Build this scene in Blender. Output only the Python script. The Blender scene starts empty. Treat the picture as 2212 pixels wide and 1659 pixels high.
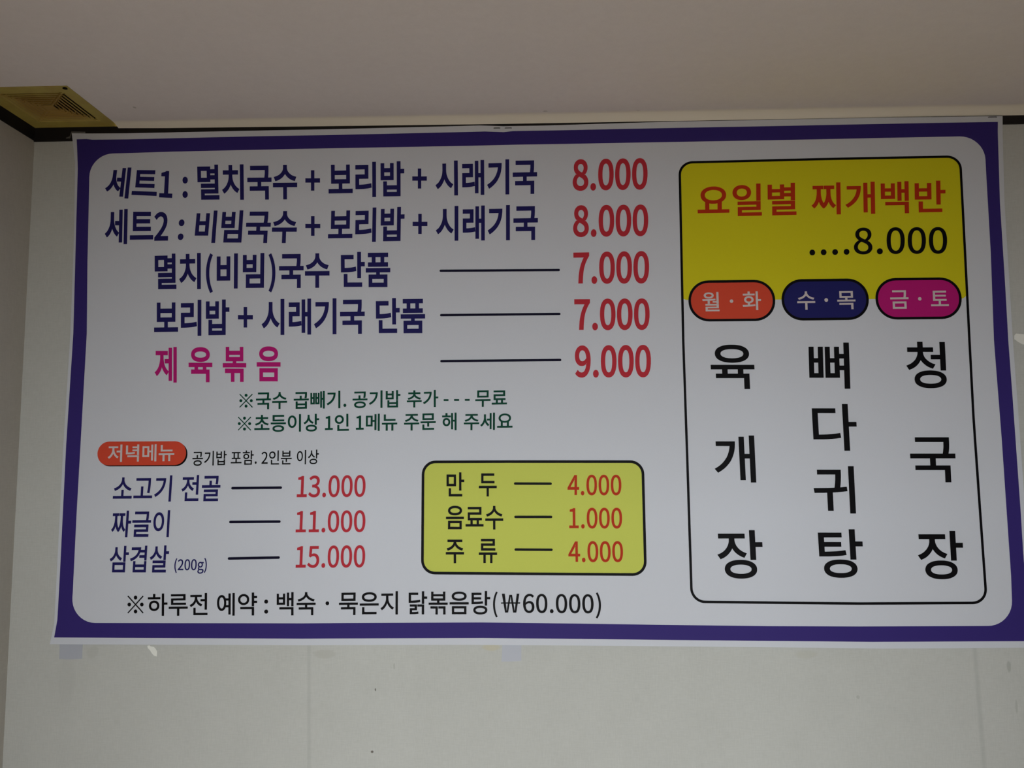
import bpy, bmesh, math, random
from mathutils import Vector, Matrix
from mathutils.geometry import delaunay_2d_cdt

scene = bpy.context.scene
COL = scene.collection
RAD = math.radians

# ------------------------------------------------------------------ camera
CAM_LOC = (0.01523, -1.48961, 1.60037)
CAM_RIGHT = (0.999424, 0.033658, -0.004385)
CAM_UP = (0.007364, -0.088881, 0.996015)
CAM_FWD = (-0.033134, 0.995473, 0.089078)

cam_data = bpy.data.cameras.new('camera')
cam_data.sensor_width = 36.0
cam_data.lens = 1700.0 / 2212.0 * 36.0
cam_data.clip_start = 0.02
cam_data.clip_end = 60
camera = bpy.data.objects.new('camera', cam_data)
COL.objects.link(camera)
r_, u_, f_ = Vector(CAM_RIGHT), Vector(CAM_UP), Vector(CAM_FWD)
camera.matrix_world = Matrix(((r_.x, u_.x, -f_.x, CAM_LOC[0]), (r_.y, u_.y, -f_.y, CAM_LOC[1]),
                              (r_.z, u_.z, -f_.z, CAM_LOC[2]), (0, 0, 0, 1)))
scene.camera = camera

# ------------------------------------------------------------------ light and exposure
BACK_Y = -5.2            # the far wall behind the camera, with the window in it
ROOM_L, ROOM_R = -0.98648, 3.2
HALL_L = -2.4             # the hall beyond the cross wall is wider
WIN = (-1.2, 1.4, 0.55, 2.0)          # x0, x1, z0, z1 of the window opening
CEIL = 2.2545
OPEN = (-1.95, -0.64, 0.80, 1.67)       # opening in the cross wall added behind the camera to shape the window light: y, x0, x1, head height
SKY_POWER, SKY_SPREAD, SKY_TILT = 138, 180, 0
SUN_POWER, SUN_ELEV, SUN_TURN = 20.0, 24, 0
world = bpy.data.worlds.new('sky')
scene.world = world
world.use_nodes = True
bg = world.node_tree.nodes['Background']
bg.inputs['Color'].default_value = (0.80, 0.88, 1.0, 1)
bg.inputs['Strength'].default_value = 0.7

def area(name, loc, rot, sx, sy, power, colour, spread=180):
    l = bpy.data.lights.new(name, 'AREA')
    l.shape = 'RECTANGLE'; l.size = sx; l.size_y = sy; l.energy = power; l.color = colour
    l.spread = RAD(spread)
    o = bpy.data.objects.new(name, l); COL.objects.link(o)
    o.location = loc; o.rotation_euler = rot
    return o
# daylight entering by the window behind the camera
area('window_daylight', ((WIN[0] + WIN[1]) / 2, BACK_Y + 0.06, (WIN[2] + WIN[3]) / 2), (RAD(90 - SKY_TILT), 0, 0),
     WIN[1] - WIN[0] - .1, WIN[3] - WIN[2] - .1, SKY_POWER, (0.87, 0.955, 1.0), SKY_SPREAD)
# added sunlight through the same window; its floor bounce brightens the ceiling
sun_data = bpy.data.lights.new('bounce_sun', 'SUN')
sun_data.energy = SUN_POWER; sun_data.color = (1.0, 0.95, 0.90); sun_data.angle = RAD(0.6)
bounce_sun = bpy.data.objects.new('bounce_sun', sun_data); COL.objects.link(bounce_sun)
bounce_sun.location = (0, BACK_Y - 3, 4)
bounce_sun.rotation_euler = (RAD(90 - SUN_ELEV), 0, RAD(SUN_TURN))
vs = scene.view_settings
vs.view_transform = 'Standard'; vs.look = 'None'; vs.gamma = 1; vs.use_curve_mapping = False
vs.exposure = 0.0

# ------------------------------------------------------------------ data, metres x 10000 on the banner; glyph outlines 700 per em
GLYPHS = {
'(': (237, '167,-137 207,-120 183,-76 163,-30 146,17 134,66 125,116 119,167 118,218 119,268 125,319 134,369 146,417 163,465 183,511 207,555 167,573 144,533 124,492 106,451 92,407 80,363 71,316 66,268 64,218 66,167 71,119 80,72 92,28 106,-15 124,-57 144,-98'),
')': (237, '69,-137 92,-98 113,-57 130,-15 145,28 157,72 165,119 170,167 172,218 170,268 165,316 157,363 145,407 130,451 113,492 92,533 69,573 29,555 53,511 74,465 90,417 103,369 112,319 118,268 120,218 118,167 112,116 103,66 90,17 74,-30 53,-76 29,-120'),
'+': (389, '169,81 220,81 220,235 363,235 363,282 220,282 220,436 169,436 169,282 27,282 27,235 169,235'),
'-': (243, '32,172 211,172 211,221 32,221'),
'.': (195, '97,-9 110,-8 121,-3 130,4 137,14 142,26 144,39 142,53 137,65 130,75 121,82 110,87 97,88 85,87 74,82 65,75 57,65 53,53 51,39 53,26 57,14 65,4 74,-3 85,-8'),
'0': (389, '195,-9 220,-7 244,0 266,11 286,26 303,46 318,70 331,99 341,132 348,170 353,212 354,258 353,305 348,346 341,384 331,416 318,445 303,468 286,488 266,503 244,514 220,520 195,522 169,520 145,514 123,503 103,488 86,468 71,445 58,416 48,384 41,346 37,305 35,258 37,212 41,170 48,132 58,99 71,70 86,46 103,26 123,11 145,0 169,-7|195,43 178,45 162,51 148,61 135,75 124,94 114,117 107,145 101,178 98,216 97,258 98,301 101,338 107,371 114,398 124,421 135,440 148,454 162,464 178,470 195,472 212,470 227,464 241,454 254,440 265,421 275,398 283,371 288,338 292,301 293,258 292,216 288,178 283,145 275,117 265,94 254,75 241,61 227,51 212,45'),
'1': (389, '62,0 343,0 343,53 240,53 240,513 191,513 169,502 145,492 117,484 85,477 85,436 176,436 176,53 62,53'),
'2': (389, '31,0 354,0 354,55 211,55 184,55 155,53 127,50 166,88 201,125 233,162 261,198 285,233 304,268 318,303 326,337 329,372 327,398 322,422 314,445 303,464 289,481 272,496 252,507 230,515 206,521 179,522 153,521 128,516 105,507 84,496 65,482 46,466 28,447 65,411 80,427 96,442 113,454 132,463 151,469 172,471 192,469 209,465 224,457 237,448 248,436 256,422 262,406 265,388 266,369 263,339 255,308 241,275 221,241 195,205 163,167 125,126 81,83 31,38'),
'3': (389, '184,-9 211,-7 237,-3 260,5 282,16 301,30 318,46 331,65 341,87 347,111 349,137 347,163 341,185 331,206 318,223 302,238 283,251 263,261 241,268 241,271 260,279 278,289 294,302 307,316 318,333 325,351 330,372 332,394 330,418 325,439 316,458 304,474 290,489 272,501 253,510 231,517 207,521 182,522 154,520 127,514 103,505 80,493 59,478 39,461 74,421 89,435 105,447 122,457 141,464 160,469 180,471 199,469 216,465 231,458 244,448 254,437 261,423 265,407 267,389 266,373 262,358 256,344 247,331 236,320 221,310 202,302 180,296 154,293 125,291 125,242 158,241 187,238 212,232 232,224 249,214 262,203 272,189 279,174 283,157 284,139 282,118 277,100 268,83 255,70 240,59 222,51 202,46 180,44 156,46 135,50 115,58 97,67 81,78 67,90 53,103 20,62 36,46 54,31 74,18 97,7 123,-2 152,-7'),
'4': (389, '238,0 298,0 298,141 367,141 367,193 298,193 298,513 228,513 14,183 14,141 238,141|238,193 81,193 197,368 219,406 239,443 242,443 240,413 239,380 238,350'),
'5': (389, '183,-9 207,-8 230,-3 251,5 272,15 291,29 308,45 323,64 335,86 344,110 350,137 352,167 350,196 345,222 337,246 326,266 313,283 298,298 281,310 262,319 241,325 219,329 197,331 175,329 155,325 137,319 120,310 133,459 326,459 326,513 77,513 60,274 95,252 111,263 127,271 144,277 161,281 180,282 201,281 219,276 236,268 251,258 263,244 273,228 280,210 285,189 286,165 285,141 280,120 272,101 261,84 248,70 233,59 216,51 197,46 177,44 153,46 131,50 112,57 94,66 78,77 64,88 51,101 19,59 35,44 53,30 73,18 96,7 122,-2 151,-7'),
'6': (389, '211,-9 234,-7 257,-1 278,8 297,21 315,37 330,56 342,78 351,102 357,129 359,158 357,188 352,216 344,240 333,261 320,279 303,293 285,304 264,312 241,317 216,319 195,317 175,311 154,302 135,290 116,275 99,257 102,298 106,334 113,365 122,391 134,413 147,432 161,446 177,457 194,464 213,469 232,470 250,468 268,463 285,455 300,444 313,431 349,470 334,484 317,497 298,508 277,516 254,521 229,522 206,521 184,517 163,510 142,499 123,486 105,469 89,448 75,424 63,397 53,365 45,329 41,289 39,245 41,204 45,167 52,134 62,104 74,77 88,54 105,35 123,19 143,7 164,-2 187,-7|101,206 118,227 136,244 154,256 172,265 189,269 205,271 225,269 242,265 257,257 269,247 280,233 288,218 293,200 297,180 298,158 296,132 291,110 283,90 273,73 260,60 245,50 229,43 211,41 190,43 172,50 155,60 141,75 128,93 118,116 110,142 104,172'),
'7': (389, '139,0 205,0 208,58 213,112 219,162 227,210 238,255 253,299 272,342 295,386 322,429 356,475 356,513 34,513 34,459 284,459 252,412 226,367 203,321 185,274 170,225 158,174 149,120 143,62'),
'8': (389, '196,-9 224,-7 250,-2 273,5 294,16 312,29 328,45 340,62 349,81 355,102 356,123 355,148 349,171 341,190 330,208 317,223 303,236 287,248 270,258 270,262 284,273 297,287 310,304 321,322 330,342 336,363 338,386 337,409 332,430 324,450 314,468 301,483 285,496 266,507 246,515 223,519 197,521 172,519 148,514 126,505 106,492 89,477 75,459 65,439 59,416 57,391 59,369 64,348 72,330 83,313 96,298 111,284 126,272 126,270 109,259 92,246 76,232 62,215 50,196 40,175 34,152 32,127 34,104 40,83 50,63 62,45 78,29 97,16 119,5 142,-2 168,-7|231,279 209,288 187,298 168,309 150,321 136,335 124,351 117,369 115,391 116,409 121,425 128,439 138,451 150,460 164,467 180,472 197,473 216,472 233,466 248,458 261,447 271,434 278,418 282,401 284,382 282,364 278,346 270,328 260,311 247,294|197,39 174,40 154,46 136,54 120,65 107,79 97,95 91,113 89,133 91,154 96,173 104,191 114,208 128,223 143,237 160,249 184,240 206,230 227,219 246,208 263,196 276,182 287,166 293,147 296,125 294,107 288,90 280,75 268,63 254,53 237,45 218,40'),
'9': (389, '165,-9 187,-8 208,-3 229,4 249,15 268,29 285,47 301,68 316,93 328,122 337,155 345,192 349,233 351,279 349,318 345,353 338,386 328,414 316,440 301,462 285,480 267,495 247,507 225,516 202,521 178,522 154,520 132,515 111,505 92,493 74,477 60,458 47,436 38,412 33,385 31,356 32,326 37,298 45,274 56,253 70,236 86,221 104,209 125,201 148,196 172,195 194,197 215,202 236,212 255,224 274,239 291,257 288,216 283,180 276,149 267,123 256,101 243,82 229,68 214,57 197,50 180,45 162,44 143,46 124,51 106,59 90,70 76,83 41,43 56,29 73,16 92,6 114,-2 138,-7|290,311 272,289 255,271 236,258 218,249 200,244 183,242 164,244 147,249 132,256 119,267 109,280 101,296 96,314 92,334 91,356 93,381 98,404 106,424 116,441 129,454 144,464 161,471 179,473 199,471 218,464 235,454 249,440 262,422 272,400 281,374 286,344'),
':': (195, '97,273 110,275 121,279 130,287 137,296 142,308 144,322 142,336 137,348 130,357 121,365 110,370 97,371 85,370 74,365 65,357 57,348 53,336 51,322 53,308 57,296 65,287 74,279 85,275|97,-9 110,-8 121,-3 130,4 137,14 142,26 144,39 142,53 137,65 130,75 121,82 110,87 97,88 85,87 74,82 65,75 57,65 53,53 51,39 53,26 57,14 65,4 74,-3 85,-8'),
'g': (395, '193,-175 227,-173 258,-168 286,-160 311,-149 333,-136 351,-120 366,-103 376,-84 383,-64 385,-43 383,-24 379,-7 370,8 359,20 344,30 326,38 305,43 280,46 253,47 178,47 158,48 142,51 130,56 121,62 116,70 112,78 111,88 113,100 116,110 121,119 128,126 136,134 149,128 163,124 178,121 192,120 217,122 241,128 263,137 282,149 299,164 313,182 323,203 329,227 331,253 330,272 326,290 319,306 311,320 300,331 378,331 378,380 246,380 235,384 222,387 208,389 192,390 169,389 148,384 128,376 109,366 92,353 78,338 66,320 57,300 52,278 50,254 52,232 57,212 65,193 75,177 87,163 99,152 99,149 89,141 80,132 71,120 64,108 59,94 57,78 59,62 64,47 71,35 81,24 92,16 92,13 75,1 61,-12 50,-26 42,-41 37,-57 36,-74 38,-94 45,-113 56,-129 71,-143 89,-154 111,-163 136,-170 163,-174|192,164 176,165 161,170 147,178 135,188 125,201 118,217 113,234 111,254 113,274 118,292 125,307 135,320 147,330 161,337 176,342 192,343 208,342 224,337 238,330 250,320 259,307 267,292 271,274 273,254 271,234 267,217 259,201 249,188 237,178 223,170 208,165|202,-131 177,-130 155,-126 136,-121 121,-113 108,-103 99,-92 94,-79 92,-64 93,-51 97,-38 105,-25 116,-12 130,0 147,-3 164,-5 179,-6 245,-6 265,-6 282,-9 297,-13 308,-20 316,-29 321,-40 322,-54 320,-68 314,-83 303,-96 289,-107 272,-117 252,-124 228,-129'),
'·': (700, '350,340 333,338 317,333 304,324 292,313 283,299 278,283 276,266 278,249 283,233 292,220 304,208 317,199 333,194 350,192 367,194 383,199 397,208 408,220 417,233 422,249 424,266 422,283 417,299 408,313 397,324 383,333 367,338'),
'※': (700, '350,413 364,415 377,420 387,429 395,439 401,452 403,466 401,480 395,492 387,503 377,511 364,516 350,518 336,516 324,511 313,503 305,492 300,480 298,466 300,452 305,439 313,429 324,420 336,415|350,286 119,518 99,497 330,266 98,34 118,14 350,246 581,15 602,35 370,266 602,497 581,518|203,266 201,280 196,292 188,303 177,311 164,317 151,319 137,317 124,311 114,303 105,292 100,280 98,266 100,252 105,240 114,229 124,221 137,215 151,214 164,215 177,221 188,229 196,240 201,252|497,266 499,252 504,240 513,229 523,221 536,215 550,214 564,215 576,221 587,229 595,240 600,252 602,266 600,280 595,292 587,303 576,311 564,317 550,319 536,317 523,311 513,303 504,292 499,280|350,119 336,117 324,112 313,104 305,93 300,80 298,67 300,53 305,40 313,29 324,21 336,16 350,14 364,16 377,21 387,29 395,40 401,53 403,67 401,80 395,93 387,104 377,112 364,117'),
'₩': (389, '-12,237 43,237 76,0 141,0 173,237 216,237 249,0 317,0 347,237 398,237 398,270 352,270 381,499 326,499 304,270 253,270 225,468 168,468 141,270 91,270 69,499 8,499 39,270 -12,267|177,270 180,291 193,419 196,419 209,292 211,270|300,237 293,155 283,49 280,49 269,155 257,237|136,237 125,155 114,49 111,49 102,155 94,237'),
'가': (644, '464,579 464,-54 522,-54 522,274 623,274 623,322 522,322 522,579|68,511 68,463 300,463 295,423 286,384 273,347 256,311 236,277 213,245 185,215 154,186 119,159 81,134 39,111 71,66 116,90 157,117 194,146 226,176 255,208 280,242 302,277 320,314 334,351 345,390 353,429 357,470 359,511'),
'개': (644, '375,562 375,-23 430,-23 430,277 515,277 515,-55 571,-55 571,579 515,579 515,324 430,324 430,562|60,497 60,450 249,450 245,414 238,380 229,346 217,314 202,283 183,253 161,224 136,196 106,170 73,146 35,123 69,81 111,108 149,136 182,167 210,198 235,232 255,267 271,303 284,340 294,378 300,417 304,457 305,497'),
'겹': (644, '146,207 146,-46 555,-46 555,207 498,207 498,127 204,127 204,207|204,81 498,81 498,1 204,1|498,579 498,480 356,480 359,499 361,519 361,540 76,540 76,492 298,492 293,462 283,433 268,406 249,381 225,357 197,336 165,316 128,299 88,284 43,271 66,224 111,237 153,253 191,272 226,293 257,316 284,341 308,369 327,400 342,432 498,432 498,351 334,351 334,303 498,303 498,238 555,238 555,579'),
'고': (644, '96,515 96,468 481,468 481,453 481,406 480,354 476,298 469,236 457,167 516,160 527,232 534,296 538,353 539,405 539,453 539,515|258,309 258,83 35,83 35,34 607,34 607,83 315,83 315,309'),
'골': (644, '103,553 103,506 477,506 477,476 475,444 472,408 465,368 522,362 529,406 533,445 534,481 534,513 534,553|270,436 270,326 36,326 36,280 606,280 606,326 328,326 328,436|104,-1 104,-47 553,-47 553,-1 162,-1 162,70 536,70 536,222 103,222 103,175 479,175 479,112 104,112'),
'곱': (644, '109,207 109,-46 532,-46 532,207 475,207 475,130 167,130 167,207|167,85 475,85 475,1 167,1|103,553 103,506 477,506 477,479 476,451 473,420 468,385 460,347 518,341 526,380 531,416 533,449 534,479 534,508 534,553|270,419 270,307 36,307 36,260 607,260 607,307 328,307 328,419'),
'공': (644, '319,179 280,178 244,174 212,168 183,159 158,148 137,135 121,120 109,103 101,83 99,62 101,42 109,23 121,6 137,-10 158,-22 183,-33 212,-42 244,-48 280,-52 319,-53 358,-52 393,-48 426,-42 455,-33 480,-22 500,-10 517,6 529,23 537,42 539,62 537,83 529,103 517,120 500,135 480,148 455,159 426,168 393,174 358,178|319,134 354,133 386,129 414,123 438,115 456,105 470,93 479,78 482,62 479,47 470,33 456,21 438,11 414,3 386,-3 354,-6 319,-8 283,-6 252,-3 224,3 200,11 182,21 168,33 159,47 156,62 159,78 168,93 182,105 200,115 224,123 252,129 283,133|103,547 103,500 477,500 477,494 477,464 476,434 473,403 468,369 460,332 517,326 525,363 531,398 533,431 534,463 534,494 534,547|270,406 270,284 36,284 36,237 606,237 606,284 328,284 328,406'),
'국': (644, '95,160 95,113 480,113 480,-55 539,-55 539,160 350,160 350,275 609,275 609,323 519,323 527,366 532,405 534,440 535,473 535,503 535,549 108,549 108,501 478,501 477,472 477,440 474,405 469,366 461,323 35,323 35,275 292,275 292,160'),
'귀': (644, '501,579 501,-55 559,-55 559,579|86,530 86,482 326,482 325,446 323,400 317,346 307,283 211,279 118,278 31,277 39,228 92,229 149,229 207,231 207,-18 265,-18 265,233 331,237 396,243 460,251 456,295 426,292 396,289 366,287 375,345 380,396 383,440 384,476 384,504 384,530'),
'글': (644, '35,343 35,296 609,296 609,343 521,343 529,393 533,438 535,477 535,511 535,552 108,552 108,505 478,505 477,472 475,434 471,392 462,343|104,-1 104,-47 553,-47 553,-1 162,-1 162,73 536,73 536,233 103,233 103,187 479,187 479,118 104,118'),
'금': (644, '106,179 106,-46 537,-46 537,179|480,132 480,1 162,1 162,132|35,312 35,265 609,265 609,312 518,312 526,357 531,398 534,434 535,468 535,499 535,546 108,546 108,498 478,498 477,467 476,434 474,398 468,357 459,312'),
'기': (644, '496,579 496,-55 555,-55 555,579|72,511 72,464 310,464 304,423 296,384 283,347 267,311 247,277 223,245 195,214 163,186 127,159 87,134 43,111 74,64 120,88 162,115 200,144 234,174 264,206 289,240 311,275 329,311 344,349 355,388 362,428 367,469 368,511'),
'녁': (644, '132,166 132,118 498,118 498,-55 556,-55 556,166|72,275 72,225 119,225 181,225 237,228 291,232 343,239 396,248 389,296 339,288 290,281 240,277 187,275 130,275 130,540 72,540|320,387 320,342 498,342 498,196 556,196 556,579 498,579 498,502 320,502 320,457 498,457 498,387'),
'뉴': (644, '108,547 108,318 540,318 540,366 166,366 166,547|35,227 35,179 183,179 183,-55 241,-55 241,179 401,179 401,-55 459,-55 459,179 607,179 607,227'),
'다': (644, '464,579 464,-55 522,-55 522,281 625,281 625,329 522,329 522,579|62,518 62,103 112,103 180,103 241,105 298,109 354,115 412,124 405,174 350,165 297,159 242,155 184,153 120,152 120,470 356,470 356,518'),
'단': (644, '468,579 468,120 527,120 527,343 620,343 620,391 527,391 527,579|64,525 64,232 113,232 187,233 249,235 305,239 357,245 408,254 401,302 353,293 303,287 251,283 191,281 122,281 122,477 344,477 344,525|132,167 132,-41 555,-41 555,7 190,7 190,167'),
'닭': (644, '332,211 332,165 469,165 469,-50 527,-50 527,211|63,539 63,271 112,271 184,272 247,274 303,278 356,284 408,293 401,340 351,331 301,325 248,321 189,319 120,318 120,492 342,492 342,539|468,579 468,239 527,239 527,382 620,382 620,431 527,431 527,579|98,211 98,166 249,166 249,107 99,107 99,-46 137,-46 193,-46 240,-45 279,-42 316,-38 352,-32 346,13 305,6 263,1 215,-1 156,-1 156,65 305,65 305,211'),
'두': (644, '113,542 113,296 536,296 536,343 172,343 172,494 528,494 528,542|34,214 34,166 291,166 291,-53 349,-53 349,166 609,166 609,214'),
'등': (644, '35,278 35,230 608,230 608,278|321,175 282,174 246,170 214,164 186,156 162,145 141,133 125,118 113,101 106,82 104,61 106,40 113,21 125,4 141,-11 162,-23 186,-34 214,-42 246,-48 282,-52 321,-53 360,-52 395,-48 427,-42 455,-34 480,-23 500,-11 516,4 528,21 535,40 537,61 535,82 528,101 516,118 500,133 480,145 455,156 427,164 395,170 360,174|321,130 356,128 387,125 414,119 437,112 455,102 468,90 476,76 479,61 476,45 468,32 455,20 437,10 414,2 387,-3 356,-7 321,-8 285,-7 254,-3 227,2 204,10 186,20 173,32 165,45 162,61 165,76 173,90 186,102 204,112 227,119 254,125 285,128|107,554 107,338 541,338 541,385 165,385 165,506 536,506 536,554'),
'래': (644, '55,511 55,462 235,462 235,335 56,335 56,97 97,97 144,97 190,99 236,102 284,107 335,115 331,162 273,154 218,149 165,146 112,146 112,288 291,288 291,511|373,565 373,-22 427,-22 427,282 517,282 517,-55 572,-55 572,579 517,579 517,329 427,329 427,565'),
'료': (644, '106,239 106,191 195,191 195,72 35,72 35,24 609,24 609,72 454,72 454,191 553,191 553,239 164,239 164,340 538,340 538,532 105,532 105,485 480,485 480,387 106,387|252,72 252,191 398,191 398,72'),
'루': (644, '105,307 105,260 553,260 553,307 163,307 163,388 539,388 539,554 103,554 103,507 480,507 480,433 105,433|34,195 34,147 291,147 291,-55 349,-55 349,147 609,147 609,195'),
'류': (644, '34,202 34,155 183,155 183,-55 242,-55 242,155 401,155 401,-55 459,-55 459,155 609,155 609,202|105,314 105,266 553,266 553,314 163,314 163,391 539,391 539,555 103,555 103,507 480,507 480,436 105,436'),
'리': (644, '496,579 496,-55 554,-55 554,579|70,520 70,473 304,473 304,341 71,341 71,98 124,98 188,99 250,101 313,105 376,111 443,121 437,169 373,160 311,153 251,149 191,147 130,146 130,294 363,294 363,520'),
'만': (644, '61,522 61,229 352,229 352,522|296,475 296,276 118,276 118,475|468,579 468,115 527,115 527,338 620,338 620,387 527,387 527,579|132,159 132,-41 555,-41 555,7 190,7 190,159'),
'메': (644, '244,459 244,162 112,162 112,459|518,579 518,-55 574,-55 574,579|391,566 391,340 299,340 299,506 57,506 57,116 299,116 299,293 391,293 391,-22 447,-22 447,566'),
'멸': (644, '300,499 300,333 121,333 121,499|356,450 498,450 498,381 356,381|498,579 498,495 356,495 356,546 64,546 64,286 356,286 356,335 498,335 498,255 555,255 555,579|149,1 149,-46 579,-46 579,1 207,1 207,69 555,69 555,222 148,222 148,176 498,176 498,113 149,113'),
'목': (644, '477,506 477,384 165,384 165,506|99,146 99,99 478,99 478,-55 536,-55 536,146|35,258 35,211 607,211 607,258 350,258 350,338 534,338 534,553 109,553 109,338 292,338 292,258'),
'무': (644, '108,544 108,297 535,297 535,544|478,497 478,343 165,343 165,497|34,211 34,164 291,164 291,-54 349,-54 349,164 609,164 609,211'),
'묵': (644, '109,553 109,338 534,338 534,553|477,506 477,385 165,385 165,506|99,148 99,101 478,101 478,-59 536,-59 536,148 349,148 349,228 607,228 607,275 35,275 35,228 292,228 292,148'),
'문': (644, '109,549 109,327 534,327 534,549|477,503 477,373 165,373 165,503|34,256 34,208 297,208 297,80 354,80 354,208 609,208 609,256|107,141 107,-41 545,-41 545,7 165,7 165,141'),
'반': (644, '61,533 61,220 354,220 354,533 297,533 297,427 118,427 118,533|118,382 297,382 297,267 118,267|468,578 468,113 527,113 527,339 620,339 620,387 527,387 527,578|132,158 132,-41 555,-41 555,7 190,7 190,158'),
'밥': (644, '61,547 61,259 354,259 354,547 297,547 297,454 118,454 118,547|118,408 297,408 297,306 118,306|127,202 127,-46 527,-46 527,202 468,202 468,126 185,126 185,202|185,80 468,80 468,1 185,1|468,579 468,231 527,231 527,384 620,384 620,433 527,433 527,579'),
'백': (644, '63,539 63,243 308,243 308,539 254,539 254,438 118,438 118,539|118,393 254,393 254,290 118,290|144,160 144,113 511,113 511,-55 569,-55 569,160|377,567 377,202 432,202 432,366 513,366 513,198 569,198 569,578 513,578 513,415 432,415 432,567'),
'별': (644, '124,414 295,414 295,321 124,321|498,444 498,374 352,374 352,444|66,550 66,274 352,274 352,328 498,328 498,249 555,249 555,579 498,579 498,489 352,489 352,550 295,550 295,459 124,459 124,550|149,1 149,-46 579,-46 579,1 207,1 207,67 555,67 555,218 148,218 148,172 498,172 498,111 149,111'),
'보': (644, '160,374 482,374 482,258 160,258|102,534 102,210 292,210 292,74 35,74 35,26 609,26 609,74 349,74 349,210 540,210 540,534 482,534 482,422 160,422 160,534'),
'볶': (644, '92,159 92,111 246,111 246,-54 303,-54 303,159|333,159 333,111 482,111 482,-54 540,-54 540,159|168,450 475,450 475,377 168,377|111,567 111,330 292,330 292,263 35,263 35,216 607,216 607,263 350,263 350,330 532,330 532,567 475,567 475,494 168,494 168,567'),
'분': (644, '111,559 111,305 532,305 532,559 475,559 475,478 168,478 168,559|168,433 475,433 475,352 168,352|34,244 34,197 297,197 297,75 354,75 354,197 609,197 609,244|107,132 107,-41 545,-41 545,7 165,7 165,132'),
'비': (644, '495,579 495,-55 553,-55 553,579|71,525 71,97 369,97 369,525 312,525 312,359 129,359 129,525|129,312 312,312 312,146 129,146'),
'빔': (644, '68,546 68,252 364,252 364,546 307,546 307,450 125,450 125,546|125,403 307,403 307,299 125,299|496,578 496,210 554,210 554,578|145,176 145,-46 554,-46 554,176|497,130 497,2 202,2 202,130'),
'빼': (644, '46,511 46,106 197,106 197,511 152,511 152,358 92,358 92,511|92,311 152,311 152,153 92,153|233,511 233,106 383,106 383,511 338,511 338,358 278,358 278,511|278,311 338,311 338,153 278,153|429,566 429,-22 480,-22 480,275 535,275 535,-55 587,-55 587,579 535,579 535,324 480,324 480,566'),
'뼈': (644, '50,520 50,99 221,99 221,520 172,520 172,358 99,358 99,520|99,312 172,312 172,147 99,147|313,312 387,312 387,147 313,147|436,371 512,371 512,254 436,254|512,579 512,419 436,419 436,520 387,520 387,358 313,358 313,520 264,520 264,99 436,99 436,205 512,205 512,-55 568,-55 568,579'),
'살': (644, '190,557 190,508 187,477 181,447 170,419 155,394 137,370 115,349 90,330 62,314 32,302 60,255 91,268 120,285 146,305 170,327 190,352 207,380 220,410 233,384 250,359 269,338 291,318 316,301 343,286 372,275 402,319 372,331 345,345 321,362 299,382 281,404 267,428 256,453 249,480 247,508 247,557|468,579 468,249 527,249 527,393 620,393 620,441 527,441 527,579|126,-1 126,-48 549,-48 549,-1 183,-1 183,68 527,68 527,220 125,220 125,174 469,174 469,111 126,111'),
'삼': (644, '129,179 129,-46 527,-46 527,179|469,132 469,1 186,1 186,132|190,547 190,484 188,452 182,422 171,393 156,366 138,341 116,318 91,298 63,281 32,268 63,221 94,236 123,253 149,274 172,297 192,324 208,352 221,383 235,356 251,330 271,307 293,286 317,268 343,252 372,239 403,285 373,298 346,313 322,332 300,353 282,377 268,402 257,429 250,457 248,485 248,547|468,579 468,209 527,209 527,373 620,373 620,422 527,422 527,579'),
'상': (644, '325,178 288,177 253,173 223,167 196,158 172,147 152,134 137,119 126,102 119,83 116,62 119,41 126,22 137,5 152,-10 172,-23 196,-34 223,-42 253,-48 288,-52 325,-53 362,-52 396,-48 427,-42 454,-34 477,-23 496,-10 512,5 523,22 530,41 532,62 530,83 523,102 512,119 496,134 477,147 454,158 427,167 396,173 362,177|325,132 358,130 388,127 414,121 435,113 453,103 465,91 473,78 475,62 473,47 465,33 453,21 435,11 414,3 388,-2 358,-6 325,-7 291,-6 262,-2 236,3 214,11 197,21 184,33 176,47 174,62 176,78 184,91 197,103 214,113 236,121 262,127 291,130|189,546 189,482 187,450 180,419 170,390 155,362 137,337 115,314 90,294 63,277 32,264 63,218 94,232 122,249 147,270 170,293 190,319 206,347 219,378 232,351 249,326 268,303 290,282 314,264 341,248 370,235 401,281 371,293 344,308 320,327 299,347 281,370 266,395 255,421 249,449 246,477 246,546|468,579 468,195 527,195 527,366 620,366 620,415 527,415 527,579'),
'세': (644, '518,579 518,-55 574,-55 574,579|389,566 389,352 284,352 284,304 389,304 389,-22 443,-22 443,566|167,520 167,398 165,362 159,326 150,291 137,257 122,225 103,195 81,168 56,145 28,125 64,82 90,100 114,122 135,148 154,176 170,207 184,240 195,275 206,243 219,213 235,184 253,158 273,134 295,113 320,96 353,141 327,160 303,182 282,208 265,237 250,267 238,300 230,333 224,367 223,401 223,520'),
'소': (644, '291,230 291,76 35,76 35,28 609,28 609,76 348,76 348,230|289,536 289,488 286,460 277,432 265,406 247,381 227,358 203,337 176,318 148,302 118,288 88,277 57,270 83,222 115,230 147,242 178,257 208,274 236,294 261,317 284,341 304,369 319,398 335,369 355,341 378,317 403,294 431,274 461,257 492,242 524,230 557,222 582,270 551,277 521,288 491,302 463,318 436,337 412,358 391,381 374,406 361,432 352,460 349,488 349,536'),
'수': (644, '291,557 291,521 288,495 279,469 264,445 245,423 221,402 194,384 164,368 132,355 99,345 64,338 88,291 124,299 160,310 194,325 227,342 256,363 282,386 304,411 322,439 340,411 362,386 388,363 417,342 449,325 484,310 519,299 556,291 579,338 545,345 511,355 479,368 449,384 422,403 399,423 379,446 364,470 355,495 352,521 352,557|35,223 35,174 291,174 291,-55 349,-55 349,174 607,174 607,223'),
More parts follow.
